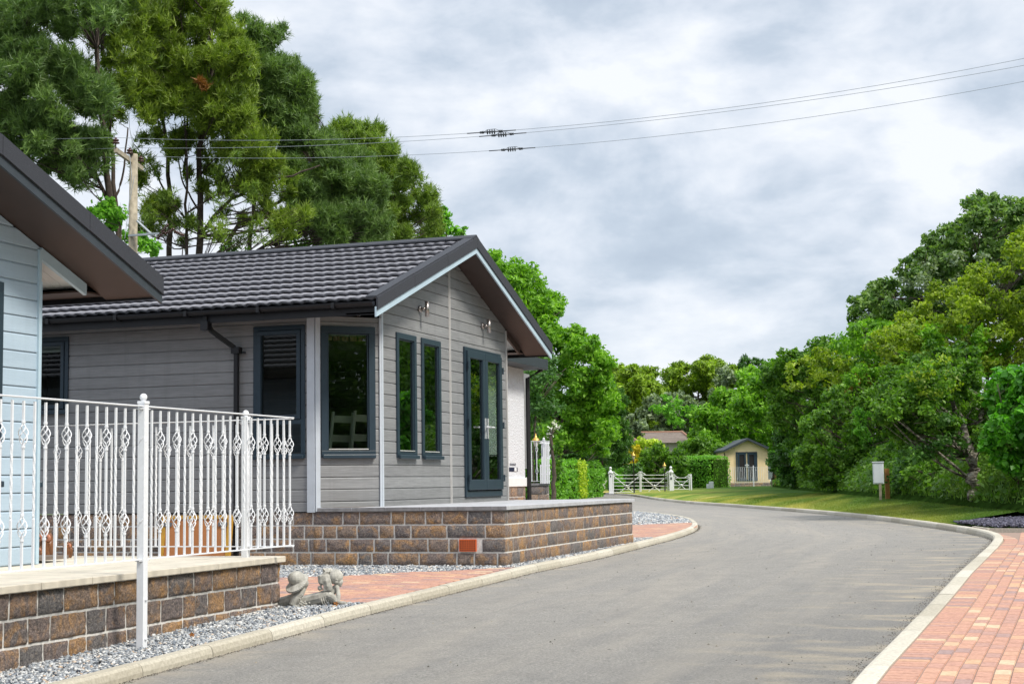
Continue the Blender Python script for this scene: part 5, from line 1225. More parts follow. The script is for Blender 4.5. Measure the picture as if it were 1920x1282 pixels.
# ------------------------------------------------------------------ bungalow roofs beyond the gate
M['brown_tile'] = plain('brown_concrete_tile', (0.22,0.18,0.155), 0.9, var=0.2, scale=2); M['render'] = plain('cream_render', (0.55,0.52,0.46), 0.9); M['terra_ridge'] = plain('terracotta_ridge', (0.30,0.165,0.11), 0.9, var=0.15)
def bungalow(x0, x1, yr, ye, D, label, hip_right, ridge_x):
    pmv = FPX/D; T = thing('bungalow', tuple(P((x0+x1)/2, 915, D)), label, 'bungalow'); A, B = P(x0, ye, D), P(x1, ye, D); B[2] = A[2]; R0, R1 = P(ridge_x[0], yr, D+4), P(ridge_x[1], yr, D+4); R1[2] = R0[2]
    A2, B2 = A+AH*8, B+AH*8
    mb = MB(); rows = 9
    for i in range(rows):
        t0, t1 = i/rows, (i+1)/rows; a0, b0 = A+(R0-A)*t0, B+(R1-B)*t0; a1, b1 = A+(R0-A)*t1, B+(R1-B)*t1; up = Zv*0.05; mb.add([a0+up, b0+up, b1, a1], [(0,1,2,3)]); mb.add([a0, b0, b0+up, a0+up], [(0,1,2,3)])
    mb.add([A, R0, A2], [(0,1,2)]); mb.add([B, B2, R1], [(0,1,2)]); mb.add([A2, B2, R1, R0], [(3,2,1,0)]); mb.build('roof', M['brown_tile'], T)
    mb = MB(); mb.tube([B+Zv*.05, R1+Zv*.05], 0.11, 6); mb.tube([R0+Zv*.03, R1+Zv*.03], 0.10, 6); mb.build('ridge', M['terra_ridge'], T)
    mb = MB(); ins = 0.4; mb.obox(np.array([A[0], A[1], -0.7])+RH*ins+AH*ins, RH*(np.linalg.norm(B-A)-2*ins), AH*(8-2*ins), Zv*(A[2]+0.7)); mb.build('wall', M['render'], T)
bungalow(1120, 1196, 812.5, 830, 124, 'brown-roofed bungalow partly behind the drooping conifer', True, (1140, 1172))
bungalow(1186, 1302, 811, 831, 130, 'brown-roofed bungalow with a terracotta hip, centre distance behind the gate', True, (1202, 1278))

# ------------------------------------------------------------------ fallen leaves
def fallen(px, py, D, s, label):
    c = P(px, py, D); mb = MB(); a = random.random()*3; pts = []
    n = 10
    for i in range(n):
        r = s*(1 if i % 2 else 0.55); pts.append(c+RH*r*math.cos(a+i*2*math.pi/n)+Zv*(0.8*r*math.sin(a+i*2*math.pi/n)+s*.6)+AH*0.4*r*math.sin(i*2.1))
    mb.add([c+Zv*s*.6]+pts, [(0, 1+i, 1+(i+1) % n) for i in range(n)]); o = mb.build('fallen_leaf', plain('dry_brown_leaf', (0.30,0.12,0.03), 0.8), None, origin=tuple(c)); tag(o, label, 'leaf', 'dry fallen leaves on the pebbles')
fallen(630, 1135, 13.3, 0.030, 'dry brown leaf on the pebbles at the girl statue elbow')
fallen(360, 1193, 11.2, 0.026, 'dry brown leaf on the pebbles between the railing post and the kerb')
# ------------------------------------------------------------------ vegetation
R = np.random.default_rng(11)
def unit(v): return v/(np.linalg.norm(v, axis=1, keepdims=True)+1e-9)
def crown_points(blobs, per_m2, sub=0.42, inner=0.6, squash=0.8):
    """points and outward directions of leaf sites: every blob is a shell of smaller clumps with gaps between them"""
    Cs = []; Os = []; Ts = []
    for (c, r) in blobs:
        r = np.array(r if hasattr(r, '__len__') else (r, r, r*squash)); ar = 4*math.pi*(r.mean())**2; n = int(ar*per_m2)
        k = max(7, int(14*(r.mean()/0.9)**1.2)); d = unit(R.normal(size=(k, 3))); sc = c + d*r*R.uniform(0.45, 0.92, (k, 1)); sr = r.mean()*sub*R.uniform(0.6, 1.25, k); ct = R.uniform(0, 1, k)
        w = sr**2/np.sum(sr**2); idx = R.choice(k, n, p=w); dd = unit(R.normal(size=(n, 3))); dd[:, 2] *= 0.75
        p = sc[idx] + dd*sr[idx][:, None]*R.uniform(0.25, 1.0, (n, 1))**0.6; m_ = R.random(n) < inner*0.5
        p[m_] = c + unit(R.normal(size=(m_.sum(), 3)))*r*R.uniform(0.2, 0.9, (m_.sum(), 1))
        o = unit(p-c)*0.5 + dd*0.5; Cs.append(p); Os.append(unit(o)); Ts.append(ct[idx])
    return np.concatenate(Cs), np.concatenate(Os), np.concatenate(Ts)
def leaf_mesh(name, Pn, On, T, size, aspect, m, parent, up=0.5, rnd=0.75, fold=False, tvar=0.25):
    n = len(Pn); N = unit(On*0.65 + np.array([0, 0, up]) + R.normal(size=(n, 3))*rnd); a = unit(np.cross(N, R.normal(size=(n, 3)))); b = np.cross(N, a)
    L = (size*R.uniform(0.65, 1.3, n))[:, None]; W = L*aspect
    v0 = Pn - a*L*0.5; v2 = Pn + a*L*0.5; v1 = Pn + b*W*0.5 - a*L*0.08; v3 = Pn - b*W*0.5 - a*L*0.08
    tint = np.clip(T*0.6+0.2+R.normal(0, tvar, n), 0, 1)
    if fold:
        lift = N*W*0.18; V = np.stack([v0, v1+lift, v2, v3+lift], 1).reshape(-1, 3); i = np.arange(n)*4
        F = np.concatenate([np.stack([i, i+1, i+2], 1), np.stack([i, i+2, i+3], 1)])
    else:
        V = np.stack([v0, v1, v2, v3], 1).reshape(-1, 3); F = (np.arange(n)*4)[:, None]+np.arange(4)[None]
    return mesh_obj(name, V, F, m, parent, False, np.repeat(tint, 4))
def needle_mesh(name, Pn, On, T, L, w, k, m, parent):
    n = len(Pn); D = unit(On*0.55+np.array([0, 0, 0.55])+R.normal(size=(n, 3))*0.3); D = np.repeat(D, k, 0); Pk = np.repeat(Pn, k, 0); d = unit(D+R.normal(size=D.shape)*0.55)
    side = unit(np.cross(d, R.normal(size=d.shape)))*w*0.5; l = L*R.uniform(0.7, 1.2, (len(d), 1)); st = Pk - D*L*R.uniform(0, 0.9, (len(d), 1))
    V = np.stack([st-side, st+side, st+d*l], 1).reshape(-1, 3); F = (np.arange(len(d))*3)[:, None]+np.arange(3)[None]
    tint = np.clip(np.repeat(T*0.55+0.2+R.normal(0, 0.18, n), k)+R.normal(0, 0.08, n*k), 0, 1)
    return mesh_obj(name, V, F, m, parent, False, np.repeat(tint, 3))
def limbs(name, trunks, blobs, m, parent, rb=0.055, twigs=2, droop=0.15):
    """trunk polylines [(points, r0, r1)] and a branch from the nearest lower trunk point to every blob"""
    mb = MB(); TP = []
    for pts, r0, r1 in trunks:
        pts = np.array(pts, float); t = np.linspace(0, 1, 14); s = np.linspace(0, 1, len(pts)); q = np.stack([np.interp(t, s, pts[:, k]) for k in range(3)], 1)
        q[1:-1] += R.normal(0, 0.16*r0, (12, 3)); r0 *= 0.5; r1 *= 0.5; mb.tube(q, list(r0+(r1-r0)*t), 9); TP.append(np.column_stack([q, r0+(r1-r0)*t]))
    TP = np.concatenate(TP)
    for c, r in blobs:
        r = r if not hasattr(r, '__len__') else r[0]
        dz = c[2]-TP[:, 2]; dist = np.linalg.norm(TP[:, :3]-c, axis=1)+np.where(dz < 0.2, 3+abs(dz), 0)-0.3*np.clip(dz, 0, 2); i = int(np.argmin(dist)); s0 = TP[i, :3]; rr = min(rb*(0.35+0.16*np.linalg.norm(c-s0)), TP[i, 3]*0.5)
        mid = s0*.5+c*.5+R.normal(0, 0.12*np.linalg.norm(c-s0), 3)-Zv*droop*np.linalg.norm(c-s0)*.5
        t = np.linspace(0, 1, 7)[:, None]; q = (1-t)**2*s0+2*t*(1-t)*mid+t*t*c; mb.tube(q, list(np.linspace(rr, rr*0.35, 7)), 6)
        for _ in range(twigs):
            a = q[R.integers(2, 7)]; e = c+unit(R.normal(size=(1, 3)))[0]*r*0.85; mb.tube([a, (a+e)/2+R.normal(0, .08, 3), e], [rr*0.35, rr*0.25, rr*0.12], 4)
    return mb.build(name, m, parent, True)
LM = {
 'pine': leafmat('pine_needles', (0.065,0.125,0.018), (0.26,0.37,0.05), 0.3, 0.5), 'pine_blue': leafmat('blue_green_pine_needles', (0.055,0.11,0.028), (0.21,0.32,0.085), 0.3),
 'pine_olive': leafmat('olive_pine_needles', (0.075,0.13,0.016), (0.28,0.38,0.04), 0.3),
 'green': leafmat('fresh_green_leaves', (0.07,0.2,0.012), (0.25,0.47,0.035), 0.4), 'bright': leafmat('bright_green_leaves', (0.070,0.217,0.019), (0.240,0.512,0.054), 0.4),
 'dark': leafmat('dark_green_leaves', (0.026,0.085,0.013), (0.09,0.21,0.032), 0.3), 'olive': leafmat('yellow_olive_leaves', (0.1,0.175,0.012), (0.35,0.45,0.035), 0.4),
 'cypress': leafmat('cypress_sprays', (0.085,0.16,0.010), (0.33,0.48,0.03), 0.3), 'yellow': leafmat('golden_leaves', (0.30,0.26,0.012), (0.72,0.58,0.03), 0.35), 'lime': leafmat('lime_leaves', (0.186,0.310,0.019), (0.620,0.713,0.062), 0.35),
 'sage': leafmat('sage_leaves', (0.085,0.132,0.070), (0.295,0.372,0.202), 0.25), 'oak': leafmat('oak_leaves', (0.05,0.125,0.024), (0.23,0.35,0.09), 0.35), 'hazel': leafmat('hazel_leaves', (0.04,0.17,0.014), (0.15,0.42,0.035), 0.4, 0.4),
 'rust': leafmat('reddish_leaves', (0.155,0.101,0.019), (0.403,0.232,0.046), 0.3), 'lawn': leafmat('lawn_blades', (0.085,0.165,0.018), (0.38,0.36,0.08), 0.3), 'grass': leafmat('grass_blades', (0.054,0.132,0.016), (0.186,0.310,0.046), 0.3), 'brownneedle': leafmat('brown_needles', (0.16,0.06,0.012), (0.32,0.14,0.03), 0.2),
 'flower': leafmat('white_flowers', (0.6,0.62,0.55), (0.8,0.8,0.76), 0.2), 'mid': leafmat('mid_green_leaves', (0.04,0.12,0.012), (0.17,0.32,0.03), 0.4)}
def B(lst, D, spread=0.0, deep=1.0, jit=0.0):
    """crown clumps listed as (px, py, radius in px); returns world centres and radii at depth D (+/- spread)"""
    out = []
    for q in lst:
        x, y, r = q[:3]; dd = D + (q[3] if len(q) > 3 else R.uniform(-spread, spread)); rm = r*dd/FPX; out.append((P(x, y, dd), np.array([rm, rm*deep, rm*0.85])))
    return out
def pfill(poly, n, rmin, rmax, D, spread, seed=0): return fill(poly, int(n*2.2), rmin*0.55, rmax*0.62, D, spread, seed)
def fill(poly, n, rmin, rmax, D, spread, seed=0):
    """clump centres scattered inside an outline"""
    r_ = random.Random(seed); xs = [p[0] for p in poly]; ys = [p[1] for p in poly]; out = []; tries = 0; n = int(n*1.5)
    while len(out) < n and tries < 20000:
        tries += 1; x, y = r_.uniform(min(xs), max(xs)), r_.uniform(min(ys), max(ys))
        if not inside(poly, x, y): continue
        r = r_.uniform(rmin, rmax)
        if any(math.hypot(x-q[0], y-q[1]) < 0.42*min(r, q[2]) for q in out): continue
        out.append((x, y, r))
    return B(out, D, spread)
DM = 1.75
def tree(name, label, cat, D, blobs, kind, size, dens, base, trunks=None, bark='bark', group=None, needles=False, aspect=0.5, extra=None, twigs=2, rb=0.05, up=0.5, sub=0.42, fold=False, squash=.8):
    """blobs in world space; base = (px, ground z) of the trunk foot"""
    b = P(base[0], 900, D); b[2] = base[1]; T = thing(name, tuple(b), label, cat, group)
    if trunks is None:
        c = np.mean([q[0] for q in blobs], axis=0); trunks = [([b-Zv*.2, b*.6+c*.4, c], 0.16, 0.06)]
    limbs('trunk', trunks, blobs, M[bark], T, rb, twigs)
    p, o, t = crown_points(blobs, dens*(0.62 if needles else DM), 0.42 if needles else sub, 1.3 if needles else 0.6)
    if needles: p = p + (vnoise(p, 1.7, 3)[:, None]-.5)*0.8*o + R.normal(0, 0.06, p.shape)
    if needles: needle_mesh('crown', p, o, t, size, size*0.13, 9, LM[kind], T)
    else: leaf_mesh('crown', p, o, t, size, aspect, LM[kind], T, up=up, fold=fold)
    for nm, bl, kd, sz, dn in (extra or []):
        p, o, t = crown_points(bl, dn, sub)
        if needles: needle_mesh(nm, p, o, t, sz, sz*0.13, 9, LM[kd], T)
        else: leaf_mesh(nm, p, o, t, sz, aspect, LM[kd], T, up=up)
    return T
def tp(lst, D, z0=None):
    q = [P(x, y, D) for x, y in lst]
    if z0 is not None: f = q[0].copy(); f[2] = z0; q = [f]+q
    return q
G_P = 'tall pines behind the grey lodge'
# far-left pine, dark blue-green
D = 44
bl = pfill([(-90,-80),(250,-80),(262,-10),(215,40),(150,60),(160,110),(215,165),(225,215),(180,300),(120,330),(60,290),(-90,300)], 46, 30, 58, D, 2.6, 3) + pfill([(60,240),(200,250),(196,300),(150,335),(90,320)], 8, 22, 36, D-1, 1.0, 5)
tree('pine_tree', 'darkest pine at the top left corner, hanging over the pale blue lodge', 'tree', D, bl, 'pine_blue', 0.24, 120, (198, -0.8), [(tp([(205,470),(207,372),(200,300),(188,180),(182,40),(180,-80)], D, -0.8), 0.26, 0.09), (tp([(203,380),(160,280),(100,180),(40,60)], D), 0.11, 0.05), (tp([(206,400),(230,330),(240,240)], D), 0.08, 0.04)], 'bark_pine', G_P, True, rb=0.035, twigs=3)
# second pine: pale sparse crown left of centre
D = 47
bl = pfill([(165,-60),(268,-60),(270,60),(262,130),(225,150),(180,110),(160,40)], 15, 22, 40, D, 1.8, 8)+pfill([(120,120),(260,110),(262,200),(210,240),(150,190)], 8, 20, 34, D, 1.5, 81)
tree('pine_tree', 'thin olive pine between the darkest pine and the tall middle pine', 'tree', D, bl, 'pine_olive', 0.24, 80, (230, -0.8), [(tp([(222,470),(215,330),(205,220),(192,100),(190,-40)], D, -0.8), 0.17, 0.06)], 'bark_pine', G_P, True, rb=0.03, twigs=4)
# tall middle pine
D = 50
bl = pfill([(262,-60),(380,-60),(415,10),(462,60),(470,140),(455,215),(395,235),(330,200),(262,225),(240,140)], 36, 26, 50, D, 2.4, 12) + pfill([(385,165),(470,185),(510,250),(530,310),(480,335),(420,280)], 10, 22, 36, D-1.5, 1.2, 13) + B([(300,395,28),(318,385,22),(285,380,18),(262,330,20)], D-1, 0.4)
yel = B([(495,310,27),(512,300,22),(470,318,20),(455,120,30),(430,70,30),(330,160,30),(300,180,26)], D-1.8, 0.3)
bl += pfill([(240,220),(400,230),(520,300),(590,400),(560,460),(430,400),(300,330),(235,300)], 16, 20, 32, D, 2.0, 18)
brn = B([(376,152,11),(384,162,9)], D-2.6, 0.1)
tree('pine_tree', 'tallest middle pine with bare lower trunks and a small brown patch high up', 'tree', D, bl, 'pine_olive', 0.25, 105, (350, -0.8),
     [(tp([(372,480),(376,400),(372,300),(392,190),(400,90),(395,-20)], D, -0.8), 0.27, 0.08), (tp([(318,480),(318,390),(315,300),(300,190),(290,60)], D+1, -0.8), 0.22, 0.07), (tp([(374,440),(420,385),(480,345),(545,330),(600,310)], D-.5), 0.14, 0.04), (tp([(345,330),(352,250),(350,150),(340,40)], D), 0.09, 0.04), (tp([(318,380),(290,320),(250,270)], D), 0.07, 0.03), (tp([(376,400),(340,340),(330,250)], D), 0.07, 0.03)],
     'bark_pine', G_P, True, extra=[('crown_patch', yel, 'pine_olive', 0.24, 120), ('brown_patch', brn, 'brownneedle', 0.2, 90)], rb=0.035, twigs=5)
D = 49
bl = fill([(235,250),(440,235),(560,300),(560,420),(430,470),(250,440)], 26, 9, 19, D, 3, 17)
tree('pine_tree', 'slender pine with small scattered tufts low between the main pine trunks', 'tree', D, bl, 'pine', 0.2, 110, (352, -0.8), [(tp([(352,480),(348,400),(352,310),(346,220)], D, -0.8), 0.13, 0.05), (tp([(350,430),(300,370),(268,350)], D), .06, .02), (tp([(350,400),(430,350),(500,345)], D), .06, .02), (tp([(352,450),(440,430),(540,395)], D), .06, .02)], 'bark_pine', G_P, True, rb=0.05, twigs=9)
# blue-green pine, right shoulder
D = 54
bl = pfill([(470,40),(508,62),(530,120),(560,130),(580,165),(575,225),(640,280),(690,295),(705,350),(700,420),(640,440),(590,380),(560,330),(520,290),(470,215),(450,120)], 46, 24, 46, D, 2.4, 21) + pfill([(540,330),(640,300),(720,350),(720,462),(600,455),(545,400)], 26, 22, 42, D-1, 2.0, 22) + B([(548,115,20),(570,150,22),(565,195,26),(528,52,14),(500,72,18),(455,35,16)], D, 0.5)
tree('pine_tree', 'blue-green pine with a stepped right side, leaning out over the lodge ridge', 'tree', D, bl, 'pine_blue', 0.25, 115, (470, -0.8),
     [(tp([(405,480),(450,420),(520,380),(580,330),(620,280)], D, -0.8), 0.2, 0.06), (tp([(470,480),(478,330),(500,200),(510,90)], D+.5, -0.8), 0.2, 0.07), (tp([(470,480),(540,430),(600,400),(650,370)], D), 0.12, 0.05)], 'bark_pine', G_P, True, rb=0.04, twigs=4)
# rightmost pine
D = 58
bl = pfill([(612,238),(655,228),(712,240),(748,290),(790,320),(820,375),(826,420),(800,452),(700,465),(640,470),(600,440),(640,350)], 38, 20, 38, D, 2.0, 31)
tree('pine_tree', 'rightmost and lowest pine, sloping down to the lodge roof peak', 'tree', D, bl, 'pine', 0.25, 110, (690, -0.8), [(tp([(700,480),(690,400),(670,330),(655,260)], D, -0.8), 0.2, 0.06), (tp([(695,420),(740,370),(780,345)], D), 0.09, 0.04)], 'bark_pine', G_P, True, rb=0.04, twigs=4)
# thin dead stems and scrub beneath the pines
D = 52
bl = B([(430,470,24),(560,460,26),(600,470,24),(520,478,20),(640,475,24),(470,482,20)], D, 2)
tree('scrub_tree', 'bare-stemmed scrub under the pines, just above the lodge ridge', 'tree', D, bl, 'mid', 0.16, 60, (520, -0.8), [(tp([(x, 490), (x+dx*.5, 440), (x+dx, 380)], D, -0.8), 0.05, 0.02) for x, dx in ((430,-30),(455,25),(500,-20),(525,30),(560,-25),(600,15),(410,20),(285,-20),(340,15),(570,30))], 'bark_pine', None, twigs=6)
D = 43.5
bl = B([(190,385,26),(222,400,24),(205,420,26),(262,455,24),(285,462,20),(240,440,18),(180,400,20)], D, 0.5)
tree('ivy_tree', 'light green leafy tree around the foot of the electricity pole', 'tree', D, bl, 'bright', 0.17, 90, (215, -0.8), None, group=None, aspect=0.55)
D = 60
bl = B([(838,405,13),(832,425,20),(850,432,16),(815,440,24),(866,436,9),(835,392,7),(790,452,24),(872,428,6)], D, 0.6)
tree('young_tree', 'light green branch tips sticking up beside the lodge roof peak', 'tree', D, bl, 'bright', 0.22, 70, (830, -0.8), None, aspect=0.5, sub=0.3)

# big ash right of the lodge
D = 84
bl = fill([(890,480),(930,488),(980,510),(1020,540),(1062,575),(1105,605),(1130,650),(1146,690),(1142,760),(1146,800),(1135,838),(1040,848),(1000,850),(990,700),(940,620),(900,560)], 72, 19, 36, D, 3.0, 41)
tree('ash_tree', 'big fresh green tree filling the gap right of the grey lodge gable', 'tree', D, bl, 'green', 0.30, 44, (1040, -0.8), [(tp([(1050,840),(1040,720),(1010,620),(960,540)], D, -0.8), 0.3, 0.08), (tp([(1050,800),(1090,700),(1110,640)], D), 0.14, 0.05), (tp([(1010,660),(1030,600),(1050,585)], D), .1, .04)], aspect=0.42, sub=0.38)
D = 40
bl = fill([(996,660),(1040,670),(1048,740),(1040,840),(1000,850),(985,760)], 12, 15, 26, D, 0.8, 47)
tree('shaded_shrub', 'dark shrub with bare twigs pressed behind the white lodge fascia', 'shrub', D, bl, 'dark', 0.16, 60, (1015, -0.9), [(tp([(1000,860),(1004,760),(1040,715)], D, -0.9), 0.05, 0.02), (tp([(1000,800),(1020,745),(1055,700)], D), 0.03, 0.015), (tp([(1000,770),(1025,720),(1062,690)], D), 0.03, 0.015)], aspect=0.4)
bl = B([(1038,793,10),(1032,805,8),(1045,802,8),(1030,815,9)], 39, 0.2)
tree('flowering_shrub', 'white flower heads beside the small white railing', 'shrub', 39, bl, 'flower', 0.07, 60, (1036, -0.9), None, aspect=0.7, extra=[('leaves', fill([(1026,815),(1034,790),(1050,800),(1052,860),(1046,905),(1030,905)], 12, 8, 13, 39.3, .3, 140), 'mid', 0.12, 120)])
# drooping conifer
D = 93
bl = fill([(1105,720),(1140,700),(1160,740),(1168,790),(1172,840),(1150,880),(1090,880),(1080,820)], 20, 15, 26, D, 1.4, 51)
T = tree('weeping_conifer', 'dark drooping conifer above the laurel hedge, left of the bungalow roofs', 'tree', D, bl, 'dark', 0.34, 40, (1125, -0.85), None, aspect=0.22, up=-0.3)
p, o, t = crown_points(B([(1150,735,18),(1165,790,14),(1172,815,10),(1140,712,16)], D-1, .3), 40); leaf_mesh('hanging_sprays', p, o*np.array([.3,.3,1]), t, 0.4, 0.15, LM['mid'], T, up=-0.2)
# laurel hedge on the left of the drive, running back to the gate
def hedge(label, A, Bq, h, w, kind, size, dens, base_z, name='laurel_hedge', extra=None, round_=0.35, wob=0.12):
    A = np.array(A); Bq = np.array(Bq); L = np.linalg.norm(Bq-A); d = (Bq-A)/L; nn = np.array([-d[1], d[0], 0]); T = thing(name, (A[0], A[1], base_z), label, 'hedge')
    ar = L*(2*h+w)+2*h*w; n = int(ar*dens); s = R.uniform(0, 1, n); per = R.uniform(0, 2*h+w, n)
    off = np.where(per < h, -w/2, np.where(per > h+w, w/2, per-h-w/2)); z = np.where(per < h, per, np.where(per > h+w, 2*h+w-per, h)); end = R.random(n) < 0.16
    s = np.where(end, np.where(R.random(n) < .5, 0, 1), s); off = np.where(end, R.uniform(-w/2, w/2, n), off); z = np.where(end, R.uniform(0, h, n), z)
    z = z - round_*np.clip((abs(off)/(w/2)-0.6)/0.4, 0, 1)**2*(z > h-0.4)
    p = A[None]+d[None]*(s*L)[:, None]+nn[None]*off[:, None]; p[:, 2] = base_z+z; ctr = A[None]+d[None]*(s*L)[:, None]; ctr[:, 2] = base_z+h*0.5
    wv_ = vnoise(p, 1.1, 3); o = unit((p-ctr)*np.array([1, 1, .8])); p = p + o*((wv_-.5)*wob*2+R.normal(0, 0.05, n))[:, None]
    leaf_mesh('foliage', p, o, vnoise(p, 2.3, 7), size, 0.5, LM[kind], T, up=0.3)
    mb = MB(); mb.obox(A-nn*w*0.38+np.array([0, 0, base_z-A[2]]), d*L, nn*w*0.76, Zv*(h*0.9)); mb.build('dark_core', M['soil'], T)  # solid dark box added inside the foliage, standing in for its shaded depth
    for nm, s0, s1, kd in (extra or []):
        n2 = int((s1-s0)*L*(h+w)*dens*1.6); s = R.uniform(s0, s1, n2); z = R.uniform(0.05, h, n2); p = A[None]+d[None]*(s*L)[:, None]-nn[None]*(w/2+0.07); p[:, 2] = base_z+z; p += R.normal(0, 0.07, (n2, 3)); leaf_mesh(nm, p, np.repeat(-nn[None], n2, 0), R.random(n2), size, 0.5, LM[kd], T)
    return T
hA, hB = P(1000, 925, 72), P(1106, 925, 85)
hedge('laurel hedge with a yellow-leaved strip, beside the lane up to the gate', (hA[0], hA[1], 0), (hB[0], hB[1], 0), 1.9, 1.6, 'bright', 0.16, 150, -0.85, extra=[('yellow_leaves', 0.47, 0.60, 'lime')])
D = 94
bl = B([(1155,890,17),(1160,902,15),(1148,905,15),(1152,915,14),(1163,914,12)], D, 0.5)
tree('round_shrub', 'bright rounded shrub behind the left end of the white gate', 'shrub', D, bl, 'bright', 0.16, 90, (1153, -0.8), None)
# cypress pair
for (lb, poly, D, sd, bx0) in (('left of the two far cypress trees, above the bungalow roofs', [(1136,688),(1165,684),(1192,678),(1215,695),(1232,728),(1245,752),(1262,790),(1240,830),(1130,830)], 150, 61, 1190), ('right of the two far cypress trees, its top the broadest on the skyline', [(1238,720),(1256,695),(1290,684),(1330,676),(1362,686),(1376,720),(1370,790),(1300,820),(1250,780)], 158, 62, 1310)):
    bl = fill(poly, 44, 12, 22, D, 3.5, sd)
    tree('cypress_tree', lb, 'tree', D, bl, 'cypress', 0.50, 40, (bx0, -0.6), [(tp([(bx0, 800), (bx0, 700)], D, -0.6), 0.5, 0.1)], group='far cypress trees', aspect=0.3, up=0.9, squash=.45)
tree('pale_tree', 'greyish sage tree between the right cypress and the dark far pine', 'tree', 140, fill([(1335,720),(1348,694),(1368,690),(1390,705),(1385,735),(1365,760),(1345,758)], 9, 9, 15, 140, 2, 63), 'sage', 0.42, 20, (1362, -0.6))
tree('pine_tree', 'small dark far pine poking up at the skyline above the cream cabin', 'tree', 175, fill([(1368,690),(1385,672),(1405,665),(1425,670),(1440,690),(1430,705),(1380,705)], 10, 8, 13, 175, 2, 64), 'dark', 0.55, 20, (1405, -0.6), group=None, aspect=0.25, up=0.9)
tree('broadleaf_tree', 'bright leafy tree below the dark far pine', 'tree', 138, fill([(1375,720),(1385,695),(1410,686),(1440,695),(1450,740),(1430,780),(1385,780),(1370,750)], 14, 12, 20, 138, 3, 65), 'green', 0.42, 22, (1410, -0.6))
tree('broadleaf_tree', 'domed pale green tree right behind the terracotta-ridged bungalow', 'tree', 140, fill([(1198,770),(1215,752),(1250,742),(1290,748),(1320,768),(1328,800),(1310,825),(1205,818)], 22, 11, 20, 140, 3, 66), 'sage', 0.40, 30, (1260, -0.6), extra=[('top_leaves', fill([(1210,765),(1250,745),(1310,765),(1315,800),(1240,790)], 10, 10, 16, 136, 1, 67), 'bright', 0.4, 18)])
tree('broadleaf_tree', 'small round tree between the two bungalow roofs', 'tree', 136, fill([(1170,790),(1185,782),(1202,795),(1204,815),(1175,818)], 6, 9, 13, 128, .6, 68), 'sage', 0.36, 30, (1188, -0.6))
# around the gate
tree('golden_shrub', 'golden-yellow shrub behind the taller lamp post', 'shrub', 104, B([(1182,838,11),(1176,850,10),(1190,850,12),(1178,862,9),(1168,862,7),(1192,866,10),(1195,842,9),(1186,872,8),(1172,866,7)], 104, 1.0), 'yellow', 0.22, 60, (1182, -0.8), None, sub=0.4)
tree('lime_shrub', 'lime-topped shrub to the right of the golden shrub, below the bungalow roof', 'shrub', 108, fill([(1182,836),(1200,825),(1225,824),(1240,835),(1228,860),(1195,862)], 11, 10, 15, 108, 1, 70), 'lime', 0.27, 34, (1212, -0.8), None)
tree('large_shrub', 'rounded green shrub behind the right half of the wide gate', 'shrub', 104, fill([(1195,858),(1228,840),(1262,832),(1278,850),(1282,885),(1270,915),(1200,915),(1188,885)], 24, 12, 19, 104, 1.5, 71), 'mid', 0.24, 45, (1235, -0.8), None)
tree('large_shrub', 'dark green shrub behind the left half of the wide gate', 'shrub', 102, fill([(1142,850),(1165,832),(1178,860),(1196,880),(1198,915),(1135,915)], 14, 12, 18, 102, 1.5, 72), 'dark', 0.24, 45, (1165, -0.8), None)
tree('hedge_tree', 'leafy green tree behind the small gate and the clipped hedge', 'tree', 120, fill([(1268,850),(1290,832),(1310,818),(1345,830),(1372,836),(1380,870),(1362,905),(1270,915)], 22, 13, 21, 120, 2.0, 73), 'mid', 0.28, 38, (1320, -0.7), None)
tree('broadleaf_tree', 'fresh green tree rising behind the cream cabin roof', 'tree', 128, fill([(1290,800),(1310,775),(1345,740),(1390,735),(1440,740),(1440,830),(1400,830),(1340,850),(1295,830)], 34, 14, 24, 128, 3, 74), 'green', 0.34, 30, (1370, -0.6), None)
# cordyline
T = thing('palm_tree', tuple(P(1344, 900, 127)*np.array([1,1,0])+np.array([0,0,-.6])), 'small spiky palm in front of the fresh green trees above the clipped hedge', 'palm')
c = P(1344, 788, 127); mb = MB(); mb.tube([c*np.array([1,1,0])+Zv*-.7, c], [0.12, 0.1], 8); mb.build('trunk', M['bark'], T, True)
n = 420; d_ = unit(R.normal(size=(n, 3))); d_[:, 2] = abs(d_[:, 2])*0.9-0.25; d_ = unit(d_); side = unit(np.cross(d_, R.normal(size=(n, 3))))*0.03
V = np.stack([c+d_*.05-side, c+d_*.05+side, c+d_*R.uniform(.55,.85,(n,1))], 1).reshape(-1, 3); mesh_obj('fronds', V, np.arange(n*3).reshape(-1, 3), LM['mid'], T, False, np.repeat(R.random(n), 3))
# clipped hedge by the cabin
a_, b_ = P(1291, 915, 109), P(1352, 915, 107)
hedge('clipped box hedge with a flat top beside the cream cabin', (a_[0], a_[1], 0), (b_[0], b_[1], 0), 2.20, 2.2, 'bright', 0.15, 150, -0.55, name='clipped_hedge', round_=0.25, wob=0.05)
# trees behind the whole far edge, so no gap opens at the horizon
for i, (x, D, y, k) in enumerate(((1080,110,840,'dark'),(1120,112,845,'mid'),(1240,145,850,'dark'),(1300,140,845,'dark'),(1420,150,840,'dark'),(1020,90,800,'dark'))):
    tree('background_tree', ['shadowed tree seen low behind the weeping conifer', 'green tree low between the hedge and the bungalow', 'dark tree filling the gap under the left side of the domed tree', 'dark tree filling the gap under the right cypress', 'dark tree behind the right side of the cream cabin', 'shadowed tree behind the ash trunk'][i], 'tree', D, fill([(x-35,y-30),(x+35,y-30),(x+35,y+50),(x-35,y+50)], 18, 16, 24, D, 2, 90+i), k, 0.32, 30, (x, -0.8))

